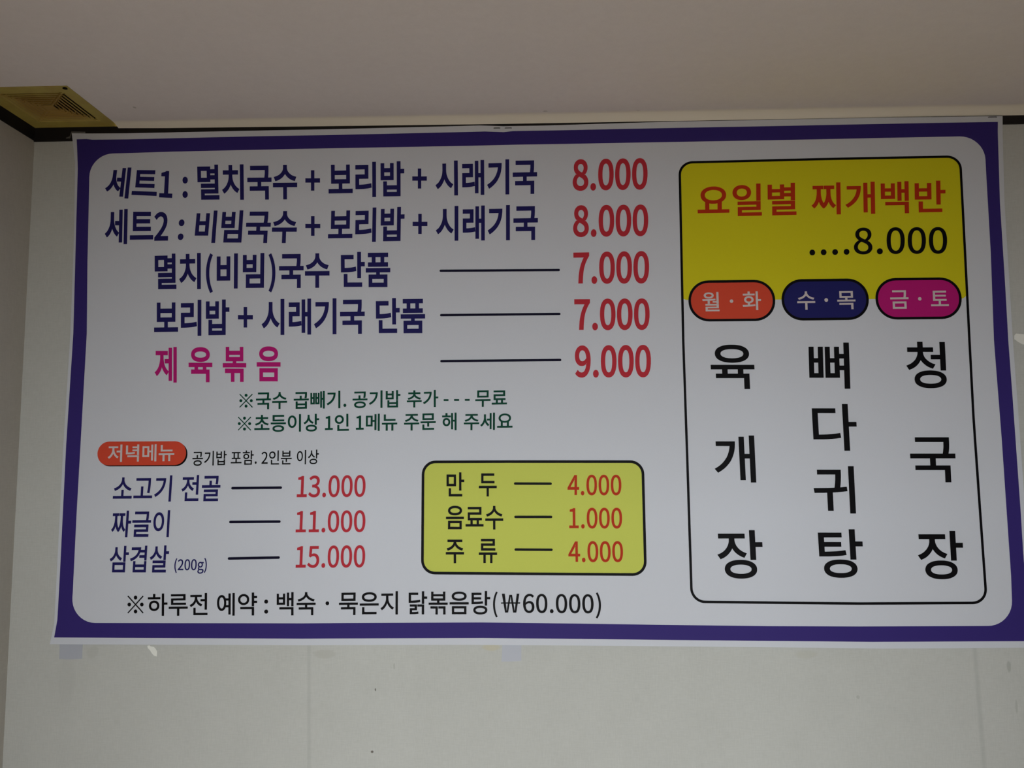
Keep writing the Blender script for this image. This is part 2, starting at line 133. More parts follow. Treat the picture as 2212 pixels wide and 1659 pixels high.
'숙': (644, '291,571 291,542 288,518 279,495 265,473 245,453 222,434 196,417 166,403 135,390 102,381 68,375 90,329 126,337 162,347 196,361 227,377 256,396 282,417 304,441 321,466 339,441 361,417 386,396 415,377 447,361 481,347 516,337 553,329 574,375 541,381 508,391 477,403 447,418 421,434 397,453 378,474 363,496 354,518 351,542 351,571|99,152 99,105 478,105 478,-55 536,-55 536,152 349,152 349,232 607,232 607,279 35,279 35,232 292,232 292,152'),
'시': (644, '495,579 495,-55 553,-55 553,579|202,525 202,411 199,375 193,339 183,305 169,271 152,240 132,210 110,184 86,160 59,141 32,125 67,77 94,93 120,112 144,135 166,161 186,190 204,221 219,254 232,289 244,256 259,225 277,196 297,169 319,144 342,123 367,105 394,90 429,136 401,151 375,170 351,192 329,218 309,246 292,277 279,309 268,342 262,376 260,411 260,525'),
'약': (644, '115,173 115,125 468,125 468,-55 527,-55 527,173|211,541 184,540 158,534 134,526 112,514 93,499 77,482 64,463 54,441 48,417 46,391 48,366 54,342 64,320 77,300 93,283 112,269 134,257 158,249 184,243 211,242 239,243 266,249 289,257 311,269 330,283 346,300 359,320 369,342 375,366 377,391 375,417 369,441 359,463 346,482 330,499 311,514 289,526 266,534 239,540|211,492 234,490 255,484 274,476 290,464 303,449 313,432 319,413 321,391 319,370 313,350 303,333 290,318 274,307 255,298 234,292 211,291 189,292 168,298 150,307 134,318 121,333 111,350 105,370 103,391 105,413 111,432 121,449 134,464 150,476 168,484 189,490|468,579 468,203 527,203 527,298 618,298 618,347 527,347 527,434 618,434 618,482 527,482 527,579'),
'예': (644, '518,579 518,-55 574,-55 574,579|177,472 195,469 211,460 225,446 237,427 247,403 254,375 258,343 260,306 258,269 254,237 247,208 237,184 225,165 211,151 195,142 177,139 159,142 144,151 130,165 118,184 109,208 102,237 97,269 96,306 97,343 102,375 109,403 118,427 130,446 144,460 159,469|393,378 393,233 307,233 310,256 312,281 313,306 312,331 310,356 307,378|177,526 154,523 132,516 112,504 95,487 79,467 67,442 56,413 49,381 44,345 43,306 44,267 49,231 56,198 67,169 79,144 95,124 112,107 132,95 154,87 177,85 197,86 215,91 232,100 248,111 262,125 275,142 286,162 295,185 393,185 393,-22 448,-22 448,566 393,566 393,426 296,426 286,448 275,468 263,485 248,500 233,511 216,519 197,524'),
'요': (644, '321,493 353,491 384,486 411,478 435,468 456,454 472,438 485,419 492,399 495,376 492,354 485,333 472,315 456,298 435,285 411,274 384,266 353,261 321,259 288,261 258,266 231,274 207,285 186,298 170,315 157,333 150,354 147,376 150,399 157,419 170,438 186,454 207,468 231,478 258,486 288,491|321,539 285,538 252,533 221,525 193,515 167,502 145,487 126,469 111,449 100,426 93,402 91,376 93,352 99,330 108,310 120,291 136,274 155,259 176,246 176,75 35,75 35,27 609,27 609,75 468,75 468,246 489,260 507,275 522,291 535,310 544,330 549,352 551,376 549,402 542,426 531,449 516,469 497,487 475,502 449,515 421,525 390,533 356,538|233,75 233,224 254,219 275,216 297,214 321,214 344,214 367,216 389,219 410,224 410,75'),
'월': (644, '237,567 207,565 180,561 155,555 133,546 115,535 101,522 90,507 83,490 81,471 83,453 90,436 101,421 115,408 133,397 155,388 180,382 207,378 237,377 267,378 295,382 320,388 341,397 359,408 374,421 385,436 391,453 394,471 391,490 385,507 374,522 359,535 341,546 320,555 295,561 267,565|237,527 262,525 284,522 303,515 318,507 330,497 337,485 339,471 337,458 330,446 318,436 303,428 284,422 262,418 237,417 212,418 190,422 172,428 156,436 145,446 138,458 136,471 138,485 145,497 156,507 172,515 190,522 212,525|40,298 119,298 205,299 205,204 263,204 263,302 325,306 387,311 449,319 445,356 362,349 277,344 192,342 110,341 33,340|369,277 369,239 495,239 495,206 553,206 553,578 495,578 495,277|131,-5 131,-48 574,-48 574,-5 188,-5 188,51 553,51 553,183 129,183 129,141 496,141 496,90 131,90'),
'육': (644, '321,564 281,563 245,559 212,553 183,544 158,532 137,519 120,503 108,485 101,465 98,443 101,421 108,401 120,383 137,367 158,354 183,342 212,333 245,327 281,323 321,321 360,323 396,327 429,333 458,342 483,354 504,367 521,383 533,401 541,421 543,443 541,465 533,485 521,503 504,519 483,532 458,544 429,553 396,559 360,563|321,518 356,517 388,513 416,507 440,498 459,488 472,475 481,460 484,443 481,426 472,411 459,398 440,388 416,379 388,373 356,369 321,368 285,369 253,373 225,379 202,388 183,398 169,411 160,426 158,443 160,460 169,475 183,488 202,498 225,507 253,513 285,517|99,148 99,101 478,101 478,-55 536,-55 536,148 456,148 456,227 607,227 607,274 35,274 35,227 186,227 186,148|244,227 398,227 398,148 244,148'),
'은': (644, '35,246 35,199 607,199 607,246|321,557 281,556 245,552 213,545 184,536 158,524 137,510 120,493 108,475 101,454 98,431 101,409 108,388 120,369 137,353 158,338 184,326 213,317 245,310 281,306 321,305 360,306 396,310 429,317 458,326 483,338 504,353 521,369 533,388 541,409 543,431 541,454 533,475 521,493 504,510 483,524 458,536 429,545 396,552 360,556|321,511 356,509 388,505 416,498 440,489 459,478 472,464 481,449 484,431 481,414 472,398 459,384 440,373 416,364 388,358 356,354 321,352 285,354 253,358 225,364 202,373 183,384 169,398 160,414 158,431 160,449 169,464 183,478 202,489 225,498 253,505 285,509|109,143 109,-41 543,-41 543,7 167,7 167,143'),
'음': (644, '321,565 281,564 245,560 212,553 183,545 158,533 137,520 120,504 108,486 101,466 98,445 101,423 108,404 120,386 137,370 158,357 183,346 212,337 245,331 281,327 321,326 360,327 397,331 429,337 458,346 484,357 505,370 521,386 533,404 541,423 543,445 541,466 533,486 521,504 505,520 484,533 458,545 429,553 397,560 360,564|321,519 356,518 388,514 416,508 440,499 459,489 472,476 481,461 484,445 481,428 472,414 459,402 440,391 416,383 388,377 356,373 321,372 285,373 253,377 225,383 202,391 183,402 169,414 160,428 158,445 160,461 169,476 183,489 202,499 225,508 253,514 285,518|105,162 105,-46 537,-46 537,162|480,116 480,1 162,1 162,116|35,272 35,224 607,224 607,272'),
'이': (644, '495,579 495,-55 553,-55 553,579|219,530 194,528 171,522 149,512 129,498 112,480 96,459 83,435 72,408 65,378 60,345 58,310 60,274 65,241 72,211 83,183 96,159 112,138 129,121 149,107 171,97 194,90 219,88 244,90 267,97 289,107 309,121 326,138 342,159 355,183 365,211 373,241 378,274 380,310 378,345 373,378 365,408 355,435 342,459 326,480 309,498 289,512 267,522 244,528|219,478 239,476 257,469 274,457 288,442 300,422 310,399 317,372 322,342 324,310 322,277 317,247 310,220 300,196 288,177 274,161 257,150 239,142 219,140 199,142 181,150 164,161 150,177 137,196 128,220 120,247 116,277 114,310 116,342 120,372 128,399 137,422 150,442 164,457 181,469 199,476'),
'인': (644, '496,578 496,116 554,116 554,578|214,534 187,532 161,527 137,518 116,506 96,491 80,473 67,453 57,430 51,405 49,379 51,352 57,327 67,305 80,284 96,266 116,251 137,239 161,230 187,225 214,223 242,225 268,230 292,239 313,251 332,266 349,284 362,305 371,327 377,352 380,379 377,405 371,430 362,453 349,473 332,491 313,506 292,518 268,527 242,532|214,484 237,482 257,476 276,467 292,454 305,439 315,421 321,401 323,379 321,356 315,336 305,318 292,303 276,291 257,281 237,276 214,274 192,276 171,281 153,291 137,303 124,318 114,336 108,356 106,379 108,401 114,421 124,439 137,454 153,467 171,476 192,482|147,163 147,-41 574,-41 574,7 205,7 205,163'),
'일': (644, '213,556 185,554 160,549 136,541 114,530 96,517 79,501 67,482 57,462 51,439 49,415 51,391 57,369 67,349 79,330 96,314 114,301 136,290 160,282 185,277 213,275 240,277 266,282 290,290 311,301 330,314 346,330 359,349 368,369 374,391 376,415 374,439 368,462 359,482 346,501 330,517 311,530 290,541 266,549 240,554|213,508 235,506 256,501 274,493 290,482 302,469 312,453 318,435 320,415 318,396 312,378 302,362 290,349 274,338 256,330 235,325 213,323 191,325 170,330 152,338 136,349 123,362 114,378 108,396 106,415 108,435 114,453 123,469 136,482 152,493 170,501 191,506|496,579 496,255 554,255 554,579|146,1 146,-46 576,-46 576,1 202,1 202,70 554,70 554,223 144,223 144,177 496,177 496,113 146,113'),
'장': (644, '325,180 288,179 253,175 223,169 196,160 172,149 152,136 137,121 126,104 119,85 116,64 119,43 126,23 137,6 152,-9 172,-22 196,-33 223,-42 253,-48 288,-52 325,-53 362,-52 396,-48 427,-42 454,-33 477,-22 496,-9 512,6 523,23 530,43 532,64 530,85 523,104 512,121 496,136 477,149 454,160 427,169 396,175 362,179|325,134 358,133 388,129 414,123 435,115 453,105 465,93 473,79 475,64 473,48 465,34 453,22 435,12 414,4 388,-2 358,-6 325,-7 291,-6 262,-2 236,4 214,12 197,22 184,34 176,48 174,64 176,79 184,93 197,105 214,115 236,123 262,129 291,133|50,532 50,485 191,485 191,459 189,430 182,401 171,373 156,347 138,324 116,302 91,283 63,267 32,254 62,208 93,221 122,238 148,258 171,281 191,306 208,334 221,363 235,337 251,313 270,291 293,271 317,254 345,239 375,227 402,272 372,284 345,299 321,316 300,336 283,358 268,382 258,407 251,433 249,460 249,485 389,485 389,532|468,579 468,197 527,197 527,370 620,370 620,418 527,418 527,579'),
'저': (644, '362,349 362,301 498,301 498,-55 556,-55 556,579 498,579 498,349|53,514 53,466 195,466 195,394 193,356 185,318 173,282 156,246 136,213 113,183 87,156 59,134 29,116 64,70 91,86 116,106 140,129 162,156 181,185 199,216 213,249 225,284 238,251 252,220 270,191 289,164 311,139 334,117 359,99 385,83 419,130 390,146 362,168 336,193 313,222 293,254 277,288 264,323 257,358 254,394 254,466 397,466 397,514'),
'전': (644, '498,578 498,404 370,404 370,356 498,356 498,114 556,114 556,578|152,155 152,-41 574,-41 574,7 209,7 209,155|55,527 55,480 196,480 196,449 194,419 187,390 176,362 161,336 142,312 120,290 95,271 67,254 37,242 67,195 98,208 127,226 153,246 176,269 196,295 213,323 226,353 240,326 256,301 275,277 298,256 322,238 350,222 379,209 408,256 379,268 352,284 328,302 307,323 289,345 274,370 264,395 257,422 255,449 255,480 394,480 394,527'),
'제': (644, '517,579 517,-55 572,-55 572,579|390,564 390,352 286,352 286,304 390,304 390,-22 445,-22 445,564|45,505 45,457 165,457 165,400 163,361 157,324 148,287 136,251 121,218 102,187 80,160 55,136 27,116 63,72 89,91 112,114 134,140 152,169 169,201 182,236 193,272 204,238 217,207 233,177 251,150 272,126 295,105 320,87 355,130 328,149 303,172 282,198 263,227 248,259 236,292 228,327 222,363 221,400 221,457 334,457 334,505'),
'주': (644, '89,539 89,493 289,493 289,489 285,465 276,441 262,419 243,398 220,379 194,361 165,346 134,334 102,324 69,318 91,272 128,280 163,291 197,305 228,322 257,342 283,364 304,389 321,417 338,389 359,364 385,342 414,322 445,305 479,291 515,280 552,272 574,318 540,324 508,334 477,346 448,361 422,379 399,398 380,419 366,441 357,465 354,489 354,493 553,493 553,539|35,218 35,171 291,171 291,-54 349,-54 349,171 607,171 607,218'),
'지': (644, '495,579 495,-55 553,-55 553,579|55,514 55,466 202,466 202,386 200,349 192,312 179,276 163,242 142,209 119,179 93,153 65,131 35,113 69,67 95,83 121,102 145,125 167,151 187,179 205,209 220,242 232,276 245,244 260,214 278,186 299,160 321,136 345,115 371,97 398,83 430,129 400,145 371,165 345,190 321,217 301,248 284,281 272,315 264,350 261,386 261,466 409,466 409,514'),
'짜': (644, '478,579 478,-55 536,-55 536,278 625,278 625,328 536,328 536,579|254,515 254,467 300,467 300,391 300,358 297,323 292,287 285,250 274,215 259,181 240,151 221,182 206,216 195,252 187,289 182,325 180,359 179,391 179,467 226,467 226,515 46,515 46,467 124,467 124,391 123,360 120,327 116,294 108,260 98,228 86,197 69,168 50,143 26,121 63,78 84,98 103,122 118,148 132,177 143,207 151,239 158,211 167,184 177,158 189,134 204,111 220,91 239,73 259,90 276,110 290,133 303,157 313,183 322,210 328,238 337,206 348,176 361,148 377,122 395,98 417,78 454,121 430,142 410,167 394,195 381,226 371,258 364,292 359,325 357,359 356,391 356,467 428,467 428,515'),
'찌': (644, '504,579 504,-55 562,-55 562,579|265,515 265,467 314,467 314,391 314,357 311,322 305,285 297,249 285,213 269,180 249,149 229,180 214,215 202,251 194,288 189,324 186,359 185,391 185,467 234,467 234,515 52,515 52,467 130,467 130,391 129,360 126,328 121,295 114,262 104,229 91,198 75,169 55,143 31,121 68,78 90,99 108,123 124,150 138,179 148,211 157,243 164,214 173,186 184,159 197,134 212,111 229,90 249,72 269,90 287,111 302,134 315,159 326,185 335,213 342,242 349,214 358,188 369,162 381,138 396,116 412,96 431,78 468,121 444,143 424,168 408,197 395,227 385,260 378,293 373,326 371,359 370,391 370,467 442,467 442,515'),
'청': (644, '347,179 310,177 275,174 244,168 217,159 193,148 173,135 157,120 146,103 139,84 137,63 139,42 146,23 157,5 173,-10 193,-23 217,-33 244,-42 275,-48 310,-52 347,-53 385,-52 420,-48 451,-42 478,-33 502,-23 522,-10 537,5 549,23 556,42 558,63 556,84 549,103 537,120 522,135 502,148 478,159 451,168 420,174 385,177|347,133 381,132 412,128 438,123 460,115 477,105 490,93 498,79 501,63 498,47 490,33 477,21 460,11 438,3 412,-3 381,-6 347,-8 313,-6 283,-3 257,3 235,11 217,21 205,33 197,47 194,63 197,79 205,93 217,105 235,115 257,123 283,128 313,132|193,582 193,503 53,503 53,456 193,456 193,444 191,416 184,389 173,363 159,338 140,316 118,296 94,278 66,263 36,251 64,205 95,218 124,233 150,252 173,274 193,298 210,324 223,353 237,327 254,304 275,283 298,264 324,247 352,233 382,222 410,268 380,278 352,292 327,308 305,327 286,347 271,369 260,393 253,418 251,444 251,456 391,456 391,503 251,503 251,582|498,579 498,398 371,398 371,351 498,351 498,195 556,195 556,579'),
'초': (644, '293,217 293,74 35,74 35,25 609,25 609,74 350,74 350,217|293,566 293,479 88,479 88,431 292,431 289,403 280,376 266,351 248,328 225,307 199,288 169,272 137,259 103,248 67,241 89,195 127,204 163,215 197,229 229,246 257,266 283,289 304,314 321,342 339,314 360,289 386,266 415,246 446,229 480,215 516,204 554,195 576,241 540,248 506,259 473,272 444,288 418,307 395,328 377,351 363,376 354,403 351,431 555,431 555,479 350,479 350,566'),
'추': (644, '35,196 35,148 292,148 292,-55 349,-55 349,148 607,148 607,196|292,579 292,501 90,501 90,454 292,454 289,431 280,408 266,387 247,367 224,349 198,332 169,318 138,306 105,297 71,291 92,244 128,251 163,262 197,274 228,290 257,308 282,329 304,351 321,376 339,351 360,329 385,308 414,290 445,275 478,262 513,251 550,244 571,291 537,297 504,306 473,318 444,332 418,349 395,367 376,387 362,408 353,431 350,454 552,454 552,501 349,501 349,579'),
'치': (644, '495,579 495,-55 553,-55 553,579|210,567 210,469 64,469 64,422 211,422 211,374 208,337 201,301 189,267 173,234 154,203 131,175 105,150 77,129 47,113 79,68 106,83 131,101 155,122 177,145 196,172 214,200 228,231 240,263 255,229 273,196 294,166 317,139 343,115 372,95 402,79 434,124 404,140 375,160 349,184 326,210 306,240 290,271 278,305 271,339 268,374 268,422 412,422 412,469 268,469 268,567'),
'탕': (644, '326,174 288,172 254,169 223,163 196,155 173,144 153,131 138,117 126,100 119,81 117,60 119,40 126,21 138,4 153,-11 173,-24 196,-34 223,-42 254,-48 288,-52 326,-53 363,-52 397,-48 428,-42 455,-34 478,-24 498,-11 513,4 524,21 531,40 534,60 531,81 524,100 513,117 498,131 478,144 455,155 428,163 397,169 363,172|326,128 359,127 389,124 415,118 436,110 453,100 466,89 474,75 476,60 474,45 466,31 453,19 436,10 415,2 389,-4 359,-7 326,-8 292,-7 262,-4 236,2 215,10 197,19 185,31 177,45 174,60 177,75 185,89 197,100 215,110 236,118 262,124 292,127|468,579 468,190 527,190 527,367 620,367 620,415 527,415 527,579|64,534 64,232 112,232 184,232 245,234 299,237 350,242 401,250 394,297 346,290 298,285 246,282 189,280 122,279 122,362 342,362 342,408 122,408 122,487 353,487 353,534'),
'토': (644, '109,527 109,203 292,203 292,72 35,72 35,25 609,25 609,72 350,72 350,203 543,203 543,250 167,250 167,345 523,345 523,391 167,391 167,480 537,480 537,527'),
'트': (644, '35,76 35,27 609,27 609,76|109,525 109,190 543,190 543,237 167,237 167,337 523,337 523,384 167,384 167,477 537,477 537,525'),
'포': (644, '87,263 87,217 291,217 291,73 35,73 35,24 609,24 609,73 349,73 349,217 554,217 554,263 457,263 457,471 555,471 555,518 85,518 85,471 183,471 183,263|242,471 399,471 399,263 242,263'),
'품': (644, '480,106 480,1 162,1 162,106|105,152 105,-46 537,-46 537,152 349,152 349,226 607,226 607,273 35,273 35,226 292,226 292,152|90,380 90,332 550,332 550,380 457,380 457,511 553,511 553,559 88,559 88,511 183,511 183,380|242,511 399,511 399,380 242,380'),
'하': (644, '221,378 195,376 171,371 148,363 128,351 110,337 95,321 83,302 74,280 68,257 67,232 68,207 74,184 83,163 95,144 110,127 128,113 148,102 171,94 195,89 221,87 247,89 271,94 294,102 314,113 332,127 347,144 359,163 368,184 373,207 375,232 373,257 368,280 359,302 347,321 332,337 314,351 294,363 271,371 247,376|221,330 242,328 261,323 277,314 292,302 304,288 313,272 318,253 320,232 318,212 313,193 304,176 292,162 277,151 261,142 242,137 221,135 201,137 182,142 165,151 150,162 138,176 129,193 124,212 122,232 124,253 129,272 138,288 150,302 165,314 182,323 201,328|464,579 464,-55 522,-55 522,270 625,270 625,319 522,319 522,579|191,571 191,478 32,478 32,430 405,430 405,478 249,478 249,571'),
'함': (644, '129,162 129,-46 527,-46 527,162|469,115 469,1 186,1 186,115|223,433 194,432 167,427 144,419 123,409 105,396 91,380 80,362 74,342 71,321 74,299 80,279 91,261 105,245 123,232 144,222 167,214 194,210 223,208 252,210 279,214 303,222 324,232 341,245 356,261 366,279 372,299 375,321 372,342 366,362 356,380 341,396 324,409 303,419 279,427 252,432|223,389 244,387 263,384 279,378 293,370 304,360 312,349 318,336 319,321 318,306 312,292 304,281 293,271 279,263 263,257 244,253 223,252 203,253 184,257 168,263 154,271 143,281 134,292 129,306 127,321 129,336 134,349 143,360 154,370 168,378 184,384 203,387|468,579 468,197 527,197 527,362 620,362 620,411 527,411 527,579|195,584 195,512 36,512 36,465 410,465 410,512 253,512 253,584'),
'해': (644, '191,381 166,379 142,373 121,362 102,349 86,332 73,312 63,289 57,264 55,237 57,209 63,184 73,161 86,141 102,124 121,110 142,100 166,94 191,92 217,94 240,100 262,110 280,124 296,141 309,161 319,184 325,209 327,237 325,264 319,289 309,312 296,332 280,349 262,362 240,373 217,379|191,332 209,330 225,325 239,316 252,305 262,291 269,275 274,257 275,237 274,217 269,198 262,182 252,168 239,157 225,148 209,143 191,141 173,143 157,148 143,157 131,168 121,182 113,198 109,217 107,237 109,257 113,275 121,291 131,305 143,316 157,325 173,330|162,560 162,471 34,471 34,423 348,423 348,471 220,471 220,560|380,564 380,-24 434,-24 434,265 515,265 515,-55 571,-55 571,579 515,579 515,312 434,312 434,564'),
'화': (644, '228,373 248,372 267,368 283,362 296,353 307,343 315,331 320,317 322,301 320,286 315,272 307,259 296,249 283,241 267,235 248,231 228,230 208,231 190,235 173,241 160,249 149,259 141,272 135,286 134,301 135,317 141,331 149,343 160,353 173,362 190,368 208,372|228,419 200,417 174,412 150,404 129,393 112,379 98,363 88,344 81,324 79,301 81,279 88,258 98,240 112,224 129,210 149,199 173,191 199,186 199,117 138,115 81,115 27,115 36,66 94,66 157,67 224,70 293,74 362,81 431,92 427,134 372,128 315,123 257,119 257,186 283,191 306,199 327,210 344,223 358,239 369,258 375,278 377,301 375,324 369,344 358,363 344,379 327,393 306,404 283,412 257,417|465,579 465,-55 523,-55 523,261 622,261 622,310 523,310 523,579|199,578 199,502 39,502 39,455 417,455 417,502 257,502 257,578')}
LETTERING = [
('','dish_lettering','navy',26,[('세트1',[-8323,9098,-7000,9060,-7007,8395,-8381,8488]),(':',[-6814,8875,-6707,8873,-6693,8445,-6800,8447]),('멸치국수',[-6527,9109,-4536,9096,-4519,8380,-6490,8394]),('+',[-4371,8961,-4081,8956,-4074,8547,-4363,8551]),('보리밥',[-3921,9108,-2428,9117,-2422,8407,-3903,8403]),('+',[-2270,8966,-1985,8962,-1983,8561,-2267,8565]),('시래기국',[-1822,9113,165,9123,160,8424,-1812,8413])]),
('','dish_lettering','navy',26,[('세트2',[-8343,8253,-7068,8228,-7058,7539,-8326,7538]),(':',[-6855,8015,-6739,8013,-6757,7601,-6868,7603]),('비빔국수',[-6502,8185,-4511,8169,-4521,7509,-6539,7540]),('+',[-4354,8042,-4061,8038,-4054,7647,-4347,7651]),('보리밥',[-3899,8186,-2412,8204,-2416,7518,-3904,7513]),('+',[-2257,8060,-1969,8056,-1967,7659,-2255,7663]),('시래기국',[-1807,8205,174,8212,169,7511,-1804,7520])]),
('','dish_lettering','navy',26,[('멸치',[-7316,7333,-6399,7340,-6375,6625,-7287,6623]),('(',[-6296,7333,-6158,7331,-6135,6542,-6272,6544]),('비빔',[-6082,7321,-5144,7322,-5137,6626,-6064,6628]),(')',[-5062,7316,-4926,7314,-4909,6541,-5045,6543]),('국수',[-4853,7304,-3868,7302,-3857,6623,-4843,6625]),('단품',[-3649,7320,-2684,7323,-2680,6625,-3634,6630])]),
('','dish_lettering','navy',26,[('보리밥',[-7291,6417,-5806,6415,-5789,5711,-7266,5706]),('+',[-5636,6266,-5344,6263,-5334,5860,-5626,5863]),('시래기국',[-5178,6413,-3172,6417,-3164,5720,-5162,5708]),('단품',[-2958,6408,-2005,6410,-2001,5722,-2945,5724])]),
('','dish_lettering','magenta',25,[('제',[-7247,5502,-6812,5497,-6789,4806,-7222,4809]),('육',[-6580,5491,-6116,5486,-6096,4807,-6559,4811]),('볶',[-5912,5491,-5454,5487,-5437,4809,-5894,4812]),('음',[-5251,5494,-4788,5490,-4775,4815,-5236,4819])]),
('','price_lettering','red',27,[('8.000',[855,9099,2301,9102,2288,8473,847,8468])]),
('','price_lettering','red',27,[('8.000',[852,8186,2295,8180,2282,7557,845,7556])]),
('','price_lettering','red',27,[('7.000',[846,7265,2294,7267,2279,6635,848,6640])]),
('','price_lettering','red',27,[('7.000',[853,6355,2284,6348,2272,5740,853,5745])]),
('','price_lettering','red',27,[('9.000',[854,5456,2290,5457,2280,4838,851,4842])]),
('','note_lettering','green',16,[('※',[-5566,4583,-5306,4581,-5300,4315,-5560,4316]),('국수',[-5242,4607,-4645,4612,-4639,4287,-5239,4281]),('곱빼기.',[-4516,4620,-3505,4629,-3500,4295,-4510,4281]),('공기밥',[-3384,4624,-2467,4633,-2465,4298,-3382,4290]),('추가',[-2343,4623,-1743,4632,-1742,4304,-2343,4297]),('-',[-1641,4453,-1548,4452,-1548,4417,-1641,4418]),('-',[-1443,4454,-1346,4453,-1345,4418,-1442,4418]),('-',[-1238,4454,-1145,4454,-1145,4418,-1238,4419]),('무료',[-1037,4614,-437,4618,-438,4306,-1042,4301])]),
('','note_lettering','green',16,[('※',[-5584,4144,-5327,4142,-5321,3877,-5578,3879]),('초등이상',[-5266,4180,-4019,4190,-4015,3853,-5260,3846]),('1인',[-3905,4179,-3450,4187,-3445,3864,-3904,3859]),('1메뉴',[-3314,4182,-2523,4188,-2523,3863,-3312,3854]),('주문',[-2393,4178,-1790,4186,-1789,3868,-2393,3860]),('해',[-1669,4198,-1394,4196,-1393,3863,-1668,3865]),('주세요',[-1253,4186,-334,4194,-335,3866,-1257,3860])]),
('dinner_badge','badge_lettering','pale',14,[('저녁메뉴',[-8085,3623,-6794,3628,-6790,3305,-8081,3292])]),
('','note_lettering','black',9,[('공기밥',[-6440,3490,-5779,3498,-5776,3222,-6436,3211]),('포함.',[-5701,3498,-5201,3502,-5199,3230,-5699,3226]),('2인분',[-5112,3497,-4530,3501,-4530,3232,-5110,3228]),('이상',[-4433,3503,-4012,3512,-4012,3236,-4432,3229])]),
('','dish_lettering','navy',13,[('소고기',[-7940,3032,-6812,3035,-6828,2539,-7952,2533]),('전골',[-6624,3036,-5878,3043,-5891,2546,-6637,2543])]),
('','dish_lettering','navy',13,[('짜글이',[-7947,2370,-6832,2379,-6843,1876,-7962,1873])]),
('','dish_lettering','navy',13,[('삼겹살',[-7957,1711,-6824,1721,-6836,1218,-7968,1218])]),
('','weight_lettering','navy',12,[('(200g)',[-6717,1482,-6099,1488,-6101,1196,-6720,1194])]),
('','price_lettering','red',14,[('13.000',[-4412,3020,-3114,3028,-3116,2616,-4422,2609])]),
('','price_lettering','red',14,[('11.000',[-4422,2362,-3111,2370,-3110,1961,-4431,1952])]),
('','price_lettering','red',14,[('15.000',[-4409,1709,-3105,1721,-3107,1309,-4418,1298])]),
('side_order_box','dish_lettering','black',13,[('만',[-1582,3073,-1246,3072,-1245,2621,-1581,2622]),('두',[-973,3051,-635,3050,-636,2620,-973,2620])]),
('side_order_box','dish_lettering','black',13,[('음료수',[-1587,2449,-517,2452,-515,2010,-1592,2008])]),
('side_order_box','dish_lettering','black',13,[('주',[-1592,1824,-1249,1824,-1248,1391,-1590,1390]),('류',[-973,1839,-632,1839,-633,1394,-974,1393])]),
('side_order_box','price_lettering','title_red',14,[('4.000',[690,3020,1690,3016,1688,2635,685,2638])]),
('side_order_box','price_lettering','title_red',14,[('1.000',[711,2409,1693,2407,1691,2024,711,2026])]),
('side_order_box','price_lettering','title_red',14,[('4.000',[687,1796,1698,1795,1700,1411,690,1411])]),
('','booking_lettering','black',11,[('※',[-7593,792,-7284,792,-7271,462,-7580,462]),('하루전',[-7205,824,-6069,842,-6060,425,-7192,418]),('예약',[-5891,835,-5134,850,-5125,428,-5881,421]),(':',[-4997,718,-4923,719,-4917,462,-4991,462]),('백숙',[-4764,852,-4030,861,-4023,434,-4757,426]),('·',[-3842,686,-3772,686,-3771,618,-3841,618]),('묵은지',[-3589,862,-2484,878,-2482,450,-3589,435]),('닭볶음탕',[-2282,876,-762,885,-763,459,-2281,453]),('(',[-710,877,-624,877,-625,405,-711,405]),('₩',[-564,837,-208,838,-210,496,-565,495]),('60.000',[-156,836,1143,830,1145,483,-154,488]),(')',[1187,865,1282,865,1276,393,1180,393])]),
('header_panel','title_lettering','title_red',17,[('요일별',[3245,8552,5123,8564,5105,7933,3233,7920]),('찌개백반',[5404,8556,7918,8554,7896,7928,5389,7928])]),
('header_panel','price_lettering','black',11,[('.',[5323,7254,5431,7252,5427,7140,5319,7142]),('.',[5535,7255,5644,7253,5639,7141,5531,7143]),('.',[5750,7256,5858,7254,5853,7143,5745,7144]),('.',[5964,7257,6072,7256,6067,7144,5959,7145]),('8',[6171,7667,6517,7661,6494,7142,6149,7147]),('.',[6581,7259,6693,7257,6688,7143,6576,7145]),('000',[6778,7663,7903,7650,7881,7135,6759,7145])]),
('day_badge','badge_lettering','pale',11,[('월',[3279,6458,3599,6458,3599,6087,3279,6087]),('·',[3795,6312,3861,6312,3861,6245,3795,6245]),('화',[4035,6461,4382,6461,4382,6101,4035,6101])]),
('day_badge.001','badge_lettering','pale',11,[('수',[5058,6449,5393,6449,5393,6098,5058,6098]),('·',[5565,6315,5634,6315,5634,6245,5565,6245]),('목',[5804,6446,6141,6446,6141,6099,5804,6099])]),
('day_badge.002','badge_lettering','pale',11,[('금',[6786,6449,7124,6449,7124,6096,6786,6096]),('·',[7299,6314,7363,6314,7363,6248,7299,6248]),('토',[7535,6431,7861,6431,7861,6138,7535,6138])]),
('','dish_lettering','black',13,[('육',[3394,5450,4213,5443,4223,4603,3411,4608]),('개',[3411,3739,4171,3735,4185,2864,3429,2867]),('장',[3417,1992,4254,1991,4273,1113,3443,1112])]),
('','dish_lettering','black',13,[('뼈',[5237,5474,5985,5466,5978,4596,5228,4602]),('다',[5250,4317,6058,4311,6069,3441,5265,3445]),('귀',[5224,3161,5977,3158,5984,2291,5235,2293]),('탕',[5274,2007,6075,2006,6092,1128,5293,1128])]),
('','dish_lettering','black',13,[('청',[7024,5471,7754,5464,7752,4592,7022,4597]),('국',[7014,3687,7838,3683,7836,2856,7016,2858]),('장',[7064,1976,7886,1974,7889,1103,7071,1103])])]
